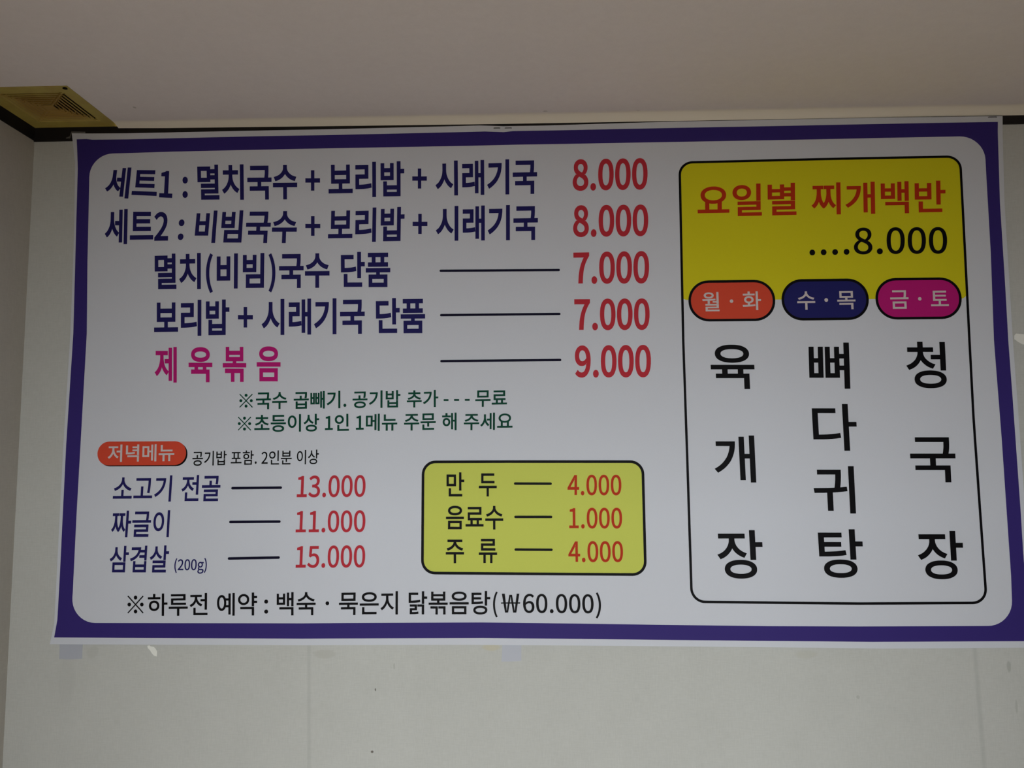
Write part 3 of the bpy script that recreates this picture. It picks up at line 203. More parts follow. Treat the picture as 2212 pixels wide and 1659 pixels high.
OUTLINES = {
'sheet': [-9091,9814,-8780,9799,-7954,9787,-5379,9784,-4016,9784,-963,9815,-483,9789,168,9788,2861,9822,5874,9822,8899,9803,9062,9802,9044,9444,9000,8097,9002,6488,9004,5482,9020,4447,9045,2371,9047,1645,9063,-99,8875,-108,6377,-131,5474,-122,886,-94,-1166,-90,-4273,-114,-7342,-108,-9042,-105,-8975,256,-8961,3632,-8929,5786,-8942,7207,-8958,8044,-8998,9219],
'border_outer': [-8985,9684,-8785,9686,-8666,9670,-7949,9663,-5376,9668,-4015,9666,-854,9691,-483,9669,-311,9686,2858,9694,5869,9695,8967,9689,8953,9491,8914,8098,8921,6489,8919,5482,8936,4448,8961,2371,8962,1645,8984,6,8882,6,6175,-13,5478,-8,2552,9,888,26,-909,34,-4275,6,-8963,18,-8917,341,-8909,1154,-8906,3627,-8870,5785,-8899,7207,-8916,8043,-8935,9076,-8960,9408],
'border_inner': [-8694,8908,-8690,8981,-8675,9052,-8648,9120,-8611,9183,-8565,9239,-8510,9287,-8449,9326,-8382,9355,-8311,9373,-8239,9379,-7012,9391,-5363,9393,-4010,9397,-312,9411,2852,9413,8232,9415,8304,9409,8374,9392,8441,9365,8503,9327,8558,9279,8605,9224,8643,9162,8670,9095,8687,9024,8692,8952,8690,8723,8689,7155,8656,5485,8696,3615,8712,2079,8721,1164,8711,722,8704,652,8686,583,8658,518,8620,458,8574,405,8520,359,8459,322,8393,295,8324,278,8254,273,5980,260,4313,261,2558,278,891,300,-909,315,-4275,285,-8188,286,-8261,292,-8333,310,-8400,338,-8463,377,-8518,426,-8565,482,-8602,545,-8629,614,-8644,686,-8648,759,-8645,845,-8640,2270,-8602,5783,-8654,7204,-8683,8460],
'panel': [2889,8753,2892,8795,2901,8836,2917,8875,2939,8911,2967,8943,2999,8971,3034,8993,3073,9010,3114,9020,3156,9024,5510,9043,7972,9043,8015,9040,8056,9030,8095,9013,8132,8991,8164,8963,8192,8931,8214,8894,8230,8854,8239,8813,8242,8770,8241,8640,8229,5488,8227,4037,8275,932,8272,890,8262,848,8247,809,8225,772,8198,739,8165,711,8129,689,8090,672,8049,662,8006,658,5988,645,4670,655,3184,671,3143,674,3102,684,3063,701,3028,723,2996,750,2969,782,2947,818,2931,856,2921,897,2917,939,2900,3231,2878,5539,2889,8553],
'box': [-2051,3034,-2047,3075,-2038,3115,-2022,3152,-2001,3187,-1974,3218,-1943,3244,-1909,3266,-1871,3281,-1831,3291,-1791,3294,-400,3294,1860,3284,1901,3281,1940,3271,1977,3256,2012,3234,2043,3208,2069,3177,2090,3143,2106,3106,2116,3066,2119,3026,2130,1424,2127,1383,2118,1343,2102,1305,2080,1269,2054,1238,2022,1211,1987,1190,1949,1174,1909,1165,1868,1162,-409,1177,-1794,1184,-1835,1188,-1874,1198,-1912,1213,-1947,1235,-1977,1261,-2004,1292,-2025,1327,-2040,1365,-2050,1404,-2053,1445],
'pill_1': [3017,6296,3022,6357,3036,6416,3059,6472,3091,6524,3131,6570,3177,6610,3229,6642,3285,6665,3344,6679,3405,6684,4261,6684,4322,6679,4381,6665,4437,6642,4489,6610,4535,6570,4575,6524,4607,6472,4630,6416,4644,6357,4649,6296,4649,6280,4644,6219,4630,6160,4607,6104,4575,6052,4535,6006,4489,5966,4437,5934,4381,5911,4322,5897,4261,5892,3405,5892,3344,5897,3285,5911,3229,5934,3177,5966,3131,6006,3091,6052,3059,6104,3036,6160,3022,6219,3017,6280],
'pill_2': [4767,6297,4772,6358,4786,6418,4809,6474,4841,6526,4881,6572,4927,6612,4979,6644,5035,6667,5095,6681,5156,6686,6001,6686,6062,6681,6122,6667,6178,6644,6230,6612,6276,6572,6316,6526,6348,6474,6371,6418,6385,6358,6390,6297,6390,6282,6385,6221,6371,6161,6348,6105,6316,6053,6276,6007,6230,5967,6178,5935,6122,5912,6062,5898,6001,5893,5156,5893,5095,5898,5035,5912,4979,5935,4927,5967,4881,6007,4841,6053,4809,6105,4786,6161,4772,6221,4767,6282],
'pill_3': [6513,6296,6518,6357,6532,6417,6555,6473,6587,6525,6627,6571,6673,6611,6725,6643,6781,6666,6841,6680,6902,6685,7715,6685,7776,6680,7836,6666,7892,6643,7944,6611,7990,6571,8030,6525,8062,6473,8085,6417,8099,6357,8104,6296,8104,6281,8099,6220,8085,6160,8062,6104,8030,6052,7990,6006,7944,5966,7892,5934,7836,5911,7776,5897,7715,5892,6902,5892,6841,5897,6781,5911,6725,5934,6673,5966,6627,6006,6587,6052,6555,6104,6532,6160,6518,6220,6513,6281],
'badge': [-8285,3460,-8282,3494,-8274,3528,-8261,3561,-8243,3590,-8220,3617,-8193,3640,-8164,3658,-8131,3671,-8097,3679,-8063,3682,-6786,3682,-6752,3679,-6718,3671,-6685,3658,-6656,3640,-6629,3617,-6606,3590,-6588,3561,-6575,3528,-6567,3494,-6564,3460,-6564,3450,-6567,3416,-6575,3382,-6588,3349,-6606,3320,-6629,3293,-6656,3270,-6685,3252,-6718,3239,-6752,3231,-6786,3228,-8063,3228,-8097,3231,-8131,3239,-8164,3252,-8193,3270,-8220,3293,-8243,3320,-8261,3349,-8274,3382,-8282,3416,-8285,3450],
'badge_shadow': [-8255,3439,-8252,3473,-8244,3507,-8231,3539,-8213,3569,-8190,3595,-8164,3618,-8134,3636,-8102,3649,-8068,3657,-8034,3660,-6758,3660,-6724,3657,-6690,3649,-6658,3636,-6628,3618,-6602,3595,-6579,3569,-6561,3539,-6548,3507,-6540,3473,-6537,3439,-6537,3429,-6540,3395,-6548,3361,-6561,3329,-6579,3299,-6602,3273,-6628,3250,-6658,3232,-6690,3219,-6724,3211,-6758,3208,-8034,3208,-8068,3211,-8102,3219,-8134,3232,-8164,3250,-8190,3273,-8213,3299,-8231,3329,-8244,3361,-8252,3395,-8255,3429],
'yellow': [2915,8753,2918,8792,2928,8829,2943,8865,2963,8898,2989,8927,3018,8952,3051,8973,3087,8987,3124,8997,3163,9000,5509,9020,7970,9021,8009,9018,8048,9009,8084,8993,8118,8973,8148,8947,8173,8917,8193,8883,8208,8847,8217,8808,8220,8769,8219,8640,8210,6397,8208,6378,8204,6360,8197,6342,8187,6326,8174,6312,8160,6300,8144,6290,8126,6283,8108,6279,8089,6277,2996,6311,2984,6311,2973,6313,2962,6316,2951,6320,2941,6324,2931,6330,2922,6337,2913,6344,2906,6353,2899,6362,2883,6383,2912,8553]}
LEADERS = [('', 'navy', [-1729, 6932, 587, 6918], 22.9), ('', 'navy', [-1717, 6067, 590, 6066], 22.9), ('', 'navy', [-1709, 5180, 597, 5182], 22.9), ('', 'navy', [-5676, 2789, -4705, 2796], 24.2), ('', 'navy', [-5699, 2155, -4718, 2161], 24.2), ('', 'navy', [-5707, 1476, -4719, 1493], 24.2), ('side_order_box', 'black', [-314, 2860, 396, 2855], 22.9), ('side_order_box', 'black', [-311, 2242, 399, 2241], 22.9), ('side_order_box', 'black', [-309, 1642, 400, 1638], 22.9)]

# ------------------------------------------------------------------ helpers
def tag(o, label=None, cat=None, group=None, kind=None):
    for k, v in (('label', label), ('category', cat), ('group', group), ('kind', kind)):
        if v: o[k] = v
    return o

def mesh_obj(name, verts, faces, material, parent=None, smooth=False):
    me = bpy.data.meshes.new(name)
    me.from_pydata([tuple(v) for v in verts], [], faces)
    me.update()
    if material: me.materials.append(material)
    if smooth:
        for p in me.polygons: p.use_smooth = True
    o = bpy.data.objects.new(name, me); COL.objects.link(o)
    if parent is not None: o.parent = parent
    return o

def empty(name, loc):
    o = bpy.data.objects.new(name, None); COL.objects.link(o)
    o.location = loc; o.empty_display_size = 0.05
    return o

class MB:
    """collects boxes, bars and tubes into one mesh"""
    def __init__(self): self.v = []; self.f = []
    def add(self, verts, faces):
        n = len(self.v); self.v += [Vector(v) for v in verts]; self.f += [[i + n for i in f] for f in faces]
    def box(self, x0, x1, y0, y1, z0, z1):
        self.add([(x, y, z) for z in (z0, z1) for y in (y0, y1) for x in (x0, x1)],
                 [(0, 2, 3, 1), (4, 5, 7, 6), (0, 1, 5, 4), (2, 6, 7, 3), (0, 4, 6, 2), (1, 3, 7, 5)])
    def tube(self, pts, rad, n=8):
        rings = []
        for i, p in enumerate(pts):
            p = Vector(p)
            d = (Vector(pts[min(i + 1, len(pts) - 1)]) - Vector(pts[max(i - 1, 0)])).normalized()
            a = d.orthogonal().normalized() if i == 0 else (self._a - d * self._a.dot(d)).normalized()
            self._a = a; b = d.cross(a)
            rings.append([p + a * math.cos(t) * rad + b * math.sin(t) * rad for t in [2 * math.pi * k / n for k in range(n)]])
        vs_ = [v for r in rings for v in r]; fs = []
        for i in range(len(rings) - 1):
            for k in range(n): fs.append((i * n + k, i * n + (k + 1) % n, (i + 1) * n + (k + 1) % n, (i + 1) * n + k))
        fs.append(tuple(range(n))[::-1]); fs.append(tuple((len(rings) - 1) * n + k for k in range(n)))
        self.add(vs_, fs)
    def build(self, name, material, parent=None, smooth=False):
        return mesh_obj(name, self.v, self.f, material, parent, smooth)

# ------------------------------------------------------------------ materials
def new_mat(name, colour, rough=0.6, spec=0.3):
    m = bpy.data.materials.new(name); m.use_nodes = True
    b = m.node_tree.nodes['Principled BSDF']
    b.inputs['Base Color'].default_value = (*colour, 1)
    b.inputs['Roughness'].default_value = rough
    b.inputs['Specular IOR Level'].default_value = spec
    return m

class NT:
    def __init__(self, m): self.t = m.node_tree; self.b = self.t.nodes['Principled BSDF']
    def n(self, kind, **kw):
        nd = self.t.nodes.new(kind)
        for k, v in kw.items():
            if k.startswith('i_'): nd.inputs[k[2:].replace('_', ' ')].default_value = v
            else: setattr(nd, k, v)
        return nd
    def link(self, a, b): self.t.links.new(a, b)
    def math(self, op, a, b=None):
        nd = self.t.nodes.new('ShaderNodeMath'); nd.operation = op
        for i, x in enumerate((a, b)):
            if x is None: continue
            if isinstance(x, (int, float)): nd.inputs[i].default_value = x
            else: self.link(x, nd.inputs[i])
        return nd.outputs[0]
    def mix(self, fac, a, b):
        nd = self.t.nodes.new('ShaderNodeMix'); nd.data_type = 'RGBA'
        for s, x in ((nd.inputs[0], fac), (nd.inputs[6], a), (nd.inputs[7], b)):
            if isinstance(x, (int, float)): s.default_value = x
            elif isinstance(x, tuple): s.default_value = (*x, 1)
            else: self.link(x, s)
        return nd.outputs[2]
    def noise(self, vec, scale, detail=3, rough=.55, mapping=None):
        if mapping:
            mp = self.n('ShaderNodeMapping'); mp.inputs['Scale'].default_value = mapping
            self.link(vec, mp.inputs['Vector']); vec = mp.outputs[0]
        nd = self.n('ShaderNodeTexNoise'); nd.inputs['Scale'].default_value = scale
        nd.inputs['Detail'].default_value = detail; nd.inputs['Roughness'].default_value = rough
        self.link(vec, nd.inputs['Vector'])
        return nd.outputs['Fac']
    def ramp(self, fac, lo, hi):
        nd = self.n('ShaderNodeMapRange'); nd.inputs['From Min'].default_value = lo; nd.inputs['From Max'].default_value = hi
        self.link(fac, nd.inputs['Value'])
        return nd.outputs[0]

def wallpaper(name, light, dark, weave=(1, 1, 1), seams=(), spots=()):
    """woven-look paper: fine crossed fibres, faint blotches, joints between strips, specks and stains"""
    light, dark = tuple(c * TONE for c in light), tuple(c * TONE for c in dark)
    m = new_mat(name, light, 0.85, 0.15); t = NT(m)
    pos = t.n('ShaderNodeNewGeometry').outputs['Position']
    h = t.noise(pos, 1.0, 2, .6, (60, 60, 420))
    v = t.noise(pos, 1.0, 2, .6, (420, 420, 60))
    fib = t.math('ADD', h, v)
    blot = t.noise(pos, 14, 4, .6)
    f = t.math('ADD', t.ramp(fib, .72, 1.30), t.math('MULTIPLY', t.ramp(blot, .3, .75), .55))
    col = t.mix(t.math('MULTIPLY', f, .62), dark, light)
    sep = t.n('ShaderNodeSeparateXYZ'); t.link(pos, sep.inputs[0])
    X, Y, Z = sep.outputs
    for (x0, slope, z0, w, a) in seams:
        c = t.math('ADD', t.math('MULTIPLY', t.math('SUBTRACT', Z, z0), slope), x0)
        d = t.math('ABSOLUTE', t.math('SUBTRACT', X, c))
        k = t.ramp(d, w, w * .3)
        col = t.mix(t.math('MULTIPLY', k, a), col, tuple(c_ * .62 for c_ in dark))
    wob = t.math('MULTIPLY', t.math('SUBTRACT', t.noise(pos, 60, 3), .5), .9)
    for (ax, x0, z0, rx, rz, c, a) in spots:
        c = tuple(c_ * TONE for c_ in c)
        A = X; B = Z if ax == 'z' else Y
        dx = t.math('DIVIDE', t.math('SUBTRACT', A, x0), rx); dz = t.math('DIVIDE', t.math('SUBTRACT', B, z0), rz)
        r = t.math('SQRT', t.math('ADD', t.math('MULTIPLY', dx, dx), t.math('MULTIPLY', dz, dz)))
        k = t.ramp(t.math('ADD', r, wob), 1.15, .75)
        col = t.mix(t.math('MULTIPLY', k, a), col, c)
    t.link(col, t.b.inputs['Base Color'])
    bp_ = t.n('ShaderNodeBump'); bp_.inputs['Strength'].default_value = .12; bp_.inputs['Distance'].default_value = .0006
    t.link(fib, bp_.inputs['Height']); t.link(bp_.outputs[0], t.b.inputs['Normal'])
    return m

ZO = 1.26
TONE = 0.8          # overall lightness of paper and print
speck = (.10, .08, .06)
M = {}
M['wall'] = wallpaper('linen_wallpaper', (.655, .66, .625), (.57, .575, .54),
    seams=[(-.4105, -.019, ZO - .232, .005, .22), (.8071, -.026, ZO - .2065, .006, .25)],
    spots=[('z', -.2894, ZO - .0918, .0014, .0026, speck, .8), ('z', -.2941, ZO - .2023, .0026, .0022, speck, .85),
           ('z', -.076, ZO - .0145, .017, .006, (.66, .58, .36), .45), ('z', -.386, ZO - .0275, .022, .008, (.52, .51, .46), .5),
           ('z', -.872, ZO - .078, .016, .05, (.53, .53, .50), .30), ('z', -.825, ZO - .026, .012, .012, (.52, .52, .48), .45),
           ('z', .861, ZO - .045, .004, .010, (.40, .40, .36), .6), ('z', .870, ZO - .115, .002, .012, (.46, .46, .42), .6),
           ('z', .590, ZO - .100, .0035, .0035, (.45, .45, .41), .6), ('z', .5, ZO - .025, .02, .008, (.55, .54, .46), .4),
           ('z', -.255, ZO - .0495, .0016, .006, (.45, .45, .41), .6)])
M['wall_left'] = wallpaper('linen_wallpaper_side', (.67, .645, .59), (.59, .565, .515))
M['ceiling'] = wallpaper('ceiling_paper', (.91, .86, .86), (.85, .80, .80),
    spots=[('y', .033, -.034, .005, .003, (.40, .37, .35), .5), ('y', -.741, -.084, .003, .004, (.40, .37, .35), .6),
           ('y', .21, -.03, .004, .002, (.40, .37, .35), .4)])
# yellowed beige band where the ceiling paper meets the front wall
t = NT(M['ceiling'])
pos = t.n('ShaderNodeNewGeometry').outputs['Position']; sep = t.n('ShaderNodeSeparateXYZ'); t.link(pos, sep.inputs[0])
old = t.b.inputs['Base Color'].links[0].from_socket
yb = t.math('ADD', sep.outputs[1], t.math('MULTIPLY', t.math('SUBTRACT', t.noise(pos, 30, 3), .5), .006))
t.link(t.mix(t.ramp(yb, -.031, -.021), old, (.79, .745, .65)), t.b.inputs['Base Color'])
M['trim'] = new_mat('black_brown_moulding', (.010, .008, .008), .6, .2)
M['wall_back'] = wallpaper('linen_wallpaper_back', (.42, .36, .30), (.36, .30, .25))
M['floor'] = new_mat('floor_wood', (.30, .20, .12), .5, .3)
t = NT(M['floor'])
pos = t.n('ShaderNodeNewGeometry').outputs['Position']
gr = t.noise(pos, 1.0, 4, .6, (40, 2.5, 1))
t.link(t.mix(gr, (.33, .275, .215), (.49, .42, .34)), t.b.inputs['Base Color'])
M['glass'] = new_mat('window_glass', (.9, .95, .95), .05, .5)
M['glass'].node_tree.nodes['Principled BSDF'].inputs['Alpha'].default_value = .07
M['frame'] = new_mat('window_frame_white', (.75, .75, .73), .4, .4)

def vinyl(name, colour):
    m = new_mat(name, colour, .5, .06); t = NT(m)
    pos = t.n('ShaderNodeNewGeometry').outputs['Position']
    t.link(t.mix(t.noise(pos, 900, 2), tuple(c * .97 for c in colour), tuple(min(1, c * 1.03) for c in colour)), t.b.inputs['Base Color'])
    return m
PRINT = dict(white=(.715, .735, .80), purple=(.047, .030, .195), navy=(.020, .017, .12), red=(.56, .035, .052), magenta=(.55, .014, .20),
             green=(.003, .062, .034), black=(.0045, .004, .005), pale=(.70, .62, .62), title_red=(.53, .038, .009), orange=(.74, .080, .040),
             yellow=(.75, .68, .016), box_yellow=(.66, .71, .125), pill_navy=(.020, .020, .14), ink=(.006, .005, .022))
for k, c in PRINT.items(): M['print_' + k] = vinyl('print_' + k, tuple(c_ * TONE for c_ in c))

def cover_plastic():
    m = new_mat('aged_yellow_plastic', (.33, .27, .065), .45, .4); t = NT(m)
    pos = t.n('ShaderNodeNewGeometry').outputs['Position']
    col = t.mix(t.ramp(t.noise(pos, 26, 4), .35, .7), (.42, .35, .085), (.36, .27, .065))
    oc = t.n('ShaderNodeTexCoord').outputs['Object']; sep = t.n('ShaderNodeSeparateXYZ'); t.link(oc, sep.inputs[0])
    d = t.math('MAXIMUM', t.math('ABSOLUTE', sep.outputs[0]), t.math('ABSOLUTE', sep.outputs[1]))
    d = t.math('ADD', d, t.math('MULTIPLY', t.math('SUBTRACT', t.noise(pos, 45, 3), .5), .03))
    # brown grime in the middle where the air is drawn in
    t.link(t.mix(t.ramp(d, .066, .036), col, (.30, .185, .040)), t.b.inputs['Base Color'])
    return m
M['plastic'] = cover_plastic()
M['dark'] = new_mat('dark_housing', (.012, .009, .006), .8, .1)
M['steel'] = new_mat('staple_wire', (.07, .066, .062), .45, .4)
M['steel'].node_tree.nodes['Principled BSDF'].inputs['Metallic'].default_value = .35
M['paper'] = new_mat('torn_paper', (.78, .78, .73), .9, .1)
def tape_mat(name, colour, clear):
    m = new_mat(name, colour, .35, .4)
    m.node_tree.nodes['Principled BSDF'].inputs['Alpha'].default_value = 1 - clear
    return m
M['tape'] = tape_mat('old_clear_tape', (.60, .62, .70), .35)
M['tape_clear'] = tape_mat('clear_tape', (.50, .50, .50), .86)

# ------------------------------------------------------------------ the setting
def slab(name, mb, material): return tag(mb.build(name, material), kind='structure')
T = .12
oy, ox0, ox1, oz = OPEN
mb = MB(); mb.box(ROOM_L - T, ROOM_R + T, 0, T, 0, CEIL + .15); slab('wall_front', mb, M['wall'])
mb = MB(); mb.box(ROOM_L - T, ROOM_L, oy, 0, 0, CEIL + .15); slab('wall_left', mb, M['wall_left'])
mb = MB(); mb.box(ROOM_R, ROOM_R + T, BACK_Y - T, 0, 0, CEIL + .15); slab('wall_right', mb, M['wall_left'])
mb = MB()                                                 # unseen cross wall, added so its opening dims the front wall's top and sides
mb.box(HALL_L - T, ox0, oy - T, oy, 0, CEIL); mb.box(ox1, ROOM_R, oy - T, oy, 0, CEIL); mb.box(ox0, ox1, oy - T, oy, oz, CEIL)
slab('added_cross_wall', mb, M['wall_back'])
mb = MB(); mb.box(HALL_L - T, HALL_L, BACK_Y - T, oy - T, 0, CEIL + .15); slab('wall_hall', mb, M['wall_back'])
mb = MB()
x0, x1, z0, z1 = WIN
mb.box(HALL_L, x0, BACK_Y - T, BACK_Y, 0, CEIL + .15); mb.box(x1, ROOM_R, BACK_Y - T, BACK_Y, 0, CEIL + .15)
mb.box(x0, x1, BACK_Y - T, BACK_Y, 0, z0); mb.box(x0, x1, BACK_Y - T, BACK_Y, z1, CEIL + .15)
slab('wall_back', mb, M['wall_back'])
mb = MB(); w = .05
for a in ((x0, x0 + w, z0, z1), (x1 - w, x1, z0, z1), (x0 + w, x1 - w, z0, z0 + w), (x0 + w, x1 - w, z1 - w, z1),
          ((x0 + x1 - w) / 2, (x0 + x1 + w) / 2, z0 + w, z1 - w)):
    mb.box(a[0], a[1], BACK_Y - .09, BACK_Y - .02, a[2], a[3])
win = slab('window_1', mb, M['frame'])
mb = MB(); mb.box(x0 + w, x1 - w, BACK_Y - .058, BACK_Y - .054, z0 + w, z1 - w); mb.build('pane', M['glass'], win)
mb = MB(); mb.box(HALL_L - T, ROOM_R + T, BACK_Y - T, T, -.1, 0); slab('floor', mb, M['floor'])

# ceiling: flat, its papered edge turns down a little where it meets the front wall; open above the exhaust vent in the corner
VX0, VX1, VY0, VY1 = -.9846, -.8150, -.1752, -.0010       # vent outline
VZ = ZO + .9936                                           # underside of its cover
def lip(x):
    pts = ((-.82, .9905), (-.805, .9889), (-.4, .9862), (-.0966, .9843), (.93, .9827), (3, .9815))
    for (a, za), (b, zb) in zip(pts, pts[1:]):
        if x <= b: return za + (zb - za) * max(0, x - a) / (b - a)
    return pts[-1][1]
xs = [VX1] + [VX1 + (ROOM_R - VX1) * (k / 40) for k in range(1, 41)]
ys = [-.0032, -.0055, -.008, -.0105, -.013, -.0155, -.018, -.022, -.026, -.10, VY0]
verts, faces = [], []
def cz(x, y):
    s = max(0, min(1, (y + .026) / .0228)); s = s * s * (1.6 - .6 * s)
    return CEIL + (lip(x) + ZO - CEIL) * s
for y in ys:
    for x in xs: verts.append((x, y, cz(x, y)))
nx = len(xs)
for j in range(len(ys) - 1):
    for i in range(nx - 1): faces.append((j * nx + i, j * nx + i + 1, (j + 1) * nx + i + 1, (j + 1) * nx + i))
b = len(verts)
verts += [(ROOM_L, VY0, CEIL), (ROOM_L, oy, CEIL), (HALL_L, oy, CEIL), (HALL_L, BACK_Y, CEIL), (ROOM_R, BACK_Y, CEIL)]
faces.append(tuple([b] + [(len(ys) - 1) * nx + i for i in range(nx)] + [b + 4, b + 3, b + 2, b + 1]))
# back side of the edge, up to the slab above
b = len(verts)
for x in xs: verts.append((x, -.0032, CEIL + .06))
for i in range(nx - 1): faces.append((i, b + i, b + i + 1, i + 1))
bm = bmesh.new()
me = bpy.data.meshes.new('ceiling'); me.from_pydata(verts, [], faces)
bm.from_mesh(me); bmesh.ops.triangulate(bm, faces=[f for f in bm.faces if len(f.verts) > 4])
bmesh.ops.recalc_face_normals(bm, faces=bm.faces)
bm.to_mesh(me); bm.free(); me.materials.append(M['ceiling'])
ceil_ob = bpy.data.objects.new('ceiling', me); COL.objects.link(ceil_ob); ceil_ob['kind'] = 'structure'

# dark moulding round the top of the walls
TB, TT = ZO + .9660, ZO + .9945
mb = MB(); mb.box(ROOM_L, ROOM_R, -.003, 0, TB, CEIL + .02); slab('trim_1', mb, M['trim'])
mb = MB(); mb.box(ROOM_L, ROOM_L + .0018, oy, -.003, TB + .0015, CEIL + .02); slab('trim_2', mb, M['trim'])

# ------------------------------------------------------------------ exhaust vent in the ceiling corner
def tri2d(loops, grid=None, maxlen=None):
    """triangulate closed 2-D loops (holes by nesting), edges cut to maxlen, inner points on a grid"""
    pts, edges = [], []
    for lp in loops:
        q_ = []
        for i, p in enumerate(lp):
            p = Vector(p); n_ = Vector(lp[(i + 1) % len(lp)])
            k = max(1, math.ceil((n_ - p).length / maxlen)) if maxlen else 1
            for j in range(k): q_.append(p.lerp(n_, j / k))
        s = len(pts); pts += q_
        edges += [(s + i, s + (i + 1) % len(q_)) for i in range(len(q_))]
    if grid:
        xs_ = [p.x for p in pts]; ys_ = [p.y for p in pts]
        nx_, ny_ = int((max(xs_) - min(xs_)) / grid), int((max(ys_) - min(ys_)) / grid)
        for i in range(1, nx_ + 1):
            for j in range(1, ny_ + 1):
                pts.append(Vector((min(xs_) + i * grid, min(ys_) + j * grid)))
    v, e, f, *_ = delaunay_2d_cdt(pts, edges, [], 1, 1e-7)
    if len(loops) > 1:                   # drop what fell into the holes
        L_ = [[(Vector(a), Vector(b_)) for a, b_ in zip(lp, list(lp[1:]) + list(lp[:1]))] for lp in loops]
        keep = []
        for t_ in f:
            c = sum((v[i] for i in t_), Vector((0, 0))) / len(t_); k = 0
            for lp in L_:
                for a, b_ in lp:
                    if (a.y > c.y) != (b_.y > c.y) and c.x < (b_.x - a.x) * (c.y - a.y) / (b_.y - a.y) + a.x: k += 1
            if k % 2: keep.append(t_)
        f = keep
    return v, f

vent = tag(empty('exhaust_vent', ((VX0 + VX1) / 2, (VY0 + VY1) / 2, VZ)),
           'square yellowed plastic exhaust vent cover with slots in the ceiling corner', 'vent')
cx, cy = (VX0 + VX1) / 2, (VY0 + VY1) / 2
hw, hd = (VX1 - VX0) / 2, (VY1 - VY0) / 2
loops = [[(-hw, -hd), (hw, -hd), (hw, hd), (-hw, hd)]]
slats = MB()
for g in range(4):                       # four groups of seven slots, each shorter towards the middle
    a = g * math.pi / 2; c, s = round(math.cos(a)), round(math.sin(a))
    rot = lambda u, w: (u * c - w * s, u * s + w * c)
    for k in range(7):
        u = .0575 - k * .0075; hl = .0625 - k * .0072; sw = (.0023, .0016, .0016, .0020)[g]
        loops.append([rot(u - sw, -hl), rot(u + sw, -hl), rot(u + sw, hl), rot(u - sw, hl)])
        if g in (1, 2):                  # on the two wall sides slanted louvres close the slots to a viewer in the room
            p = [rot(u + sw, -hl), rot(u + sw, hl), rot(u - sw * 2.0, hl), rot(u - sw * 2.0, -hl)]
            q = [rot(u + sw + .0006, -hl), rot(u + sw + .0006, hl), rot(u - sw * 2.0 + .0006, hl), rot(u - sw * 2.0 + .0006, -hl)]
            zz = (.0003, .0003, .0040, .0040)
            slats.add([(*p[i], zz[i]) for i in range(4)] + [(*q[i], zz[i]) for i in range(4)],
                      [(0, 1, 2, 3), (7, 6, 5, 4), (0, 4, 5, 1), (1, 5, 6, 2), (2, 6, 7, 3), (3, 7, 4, 0)])
v2, f2 = tri2d(loops, None, .02)
th = .0015
def dish(p):                             # the middle of the cover is very slightly sunk
    d = max(abs(p.x) / hw, abs(p.y) / hd); s = max(0, min(1, (.80 - d) / .1)); return .0012 * s * s * (3 - 2 * s)
n2 = len(v2)
ed = {}
for f in f2:
    for i in range(len(f)):
        k = (f[i], f[(i + 1) % len(f)]); ed[k] = 1
side = [(a_, b_, b_ + n2, a_ + n2) for (a_, b_) in ed if (b_, a_) not in ed]
mesh_obj('cover_plate', [(p.x, p.y, dish(p)) for p in v2] + [(p.x, p.y, th + dish(p)) for p in v2],
         [tuple(f)[::-1] for f in f2] + [tuple(i + n2 for i in f) for f in f2] + side, M['plastic'], vent)
slats.build('louvre', M['plastic'], vent)
mb = MB()                                # rim turned up into the ceiling
for a in ((-hw, hw, -hd, -hd + .002), (-hw, hw, hd - .002, hd), (-hw, -hw + .002, -hd + .002, hd - .002), (hw - .002, hw, -hd + .002, hd - .002)):
    mb.box(*a, .0016, .0100)
mb.build('cover_rim', M['plastic'], vent)
mb = MB()                                # housing: a dark open-bottomed box
e = .004
mb.box(-hw + e, -hw + e + .003, -hd + e, hd - e, .0095, .09); mb.box(hw - e - .003, hw - e, -hd + e, hd - e, .0095, .09)
mb.box(-hw + e, hw - e, -hd + e, -hd + e + .003, .0095, .09); mb.box(-hw + e, hw - e, hd - e - .003, hd - e, .0095, .09)
mb.box(-hw + e, hw - e, -hd + e, hd - e, .09, .093)
tag(mb.build('fan_housing', M['dark'], vent), 'dark fan housing behind the slots')
bm = bmesh.new()                         # dark screw in the corner nearest the room's middle
bmesh.ops.create_cone(bm, cap_ends=True, segments=16, radius1=.0042, radius2=.0034, depth=.0016)
me = bpy.data.meshes.new('screw'); bm.to_mesh(me); bm.free(); me.materials.append(M['dark'])
so = bpy.data.objects.new('screw', me); COL.objects.link(so); so.parent = vent; so.location = (hw - .0075, -hd + .0065, -.0006)
so['label'] = 'dark screw head'

# ------------------------------------------------------------------ the menu banner
def relief(x, z):
    """distance of the hanging vinyl from the wall: long shallow waves, a small bulge under the middle staples"""
    return (.0048 + .0011 * math.sin(5.1 * x + .7) * math.cos(3.7 * z - .4) + .0006 * math.sin(9.3 * x - 2.2 * z + 1.9)
            + .0008 * math.exp(-((x + .03) / .06) ** 2 - ((z - .98) / .12) ** 2))

def unpack(flat): return [Vector((flat[i] * 1e-4, flat[i + 1] * 1e-4)) for i in range(0, len(flat), 2)]

def area2(lp): return .5 * sum(a.x * b.y - b.x * a.y for a, b in zip(lp, lp[1:] + lp[:1]))

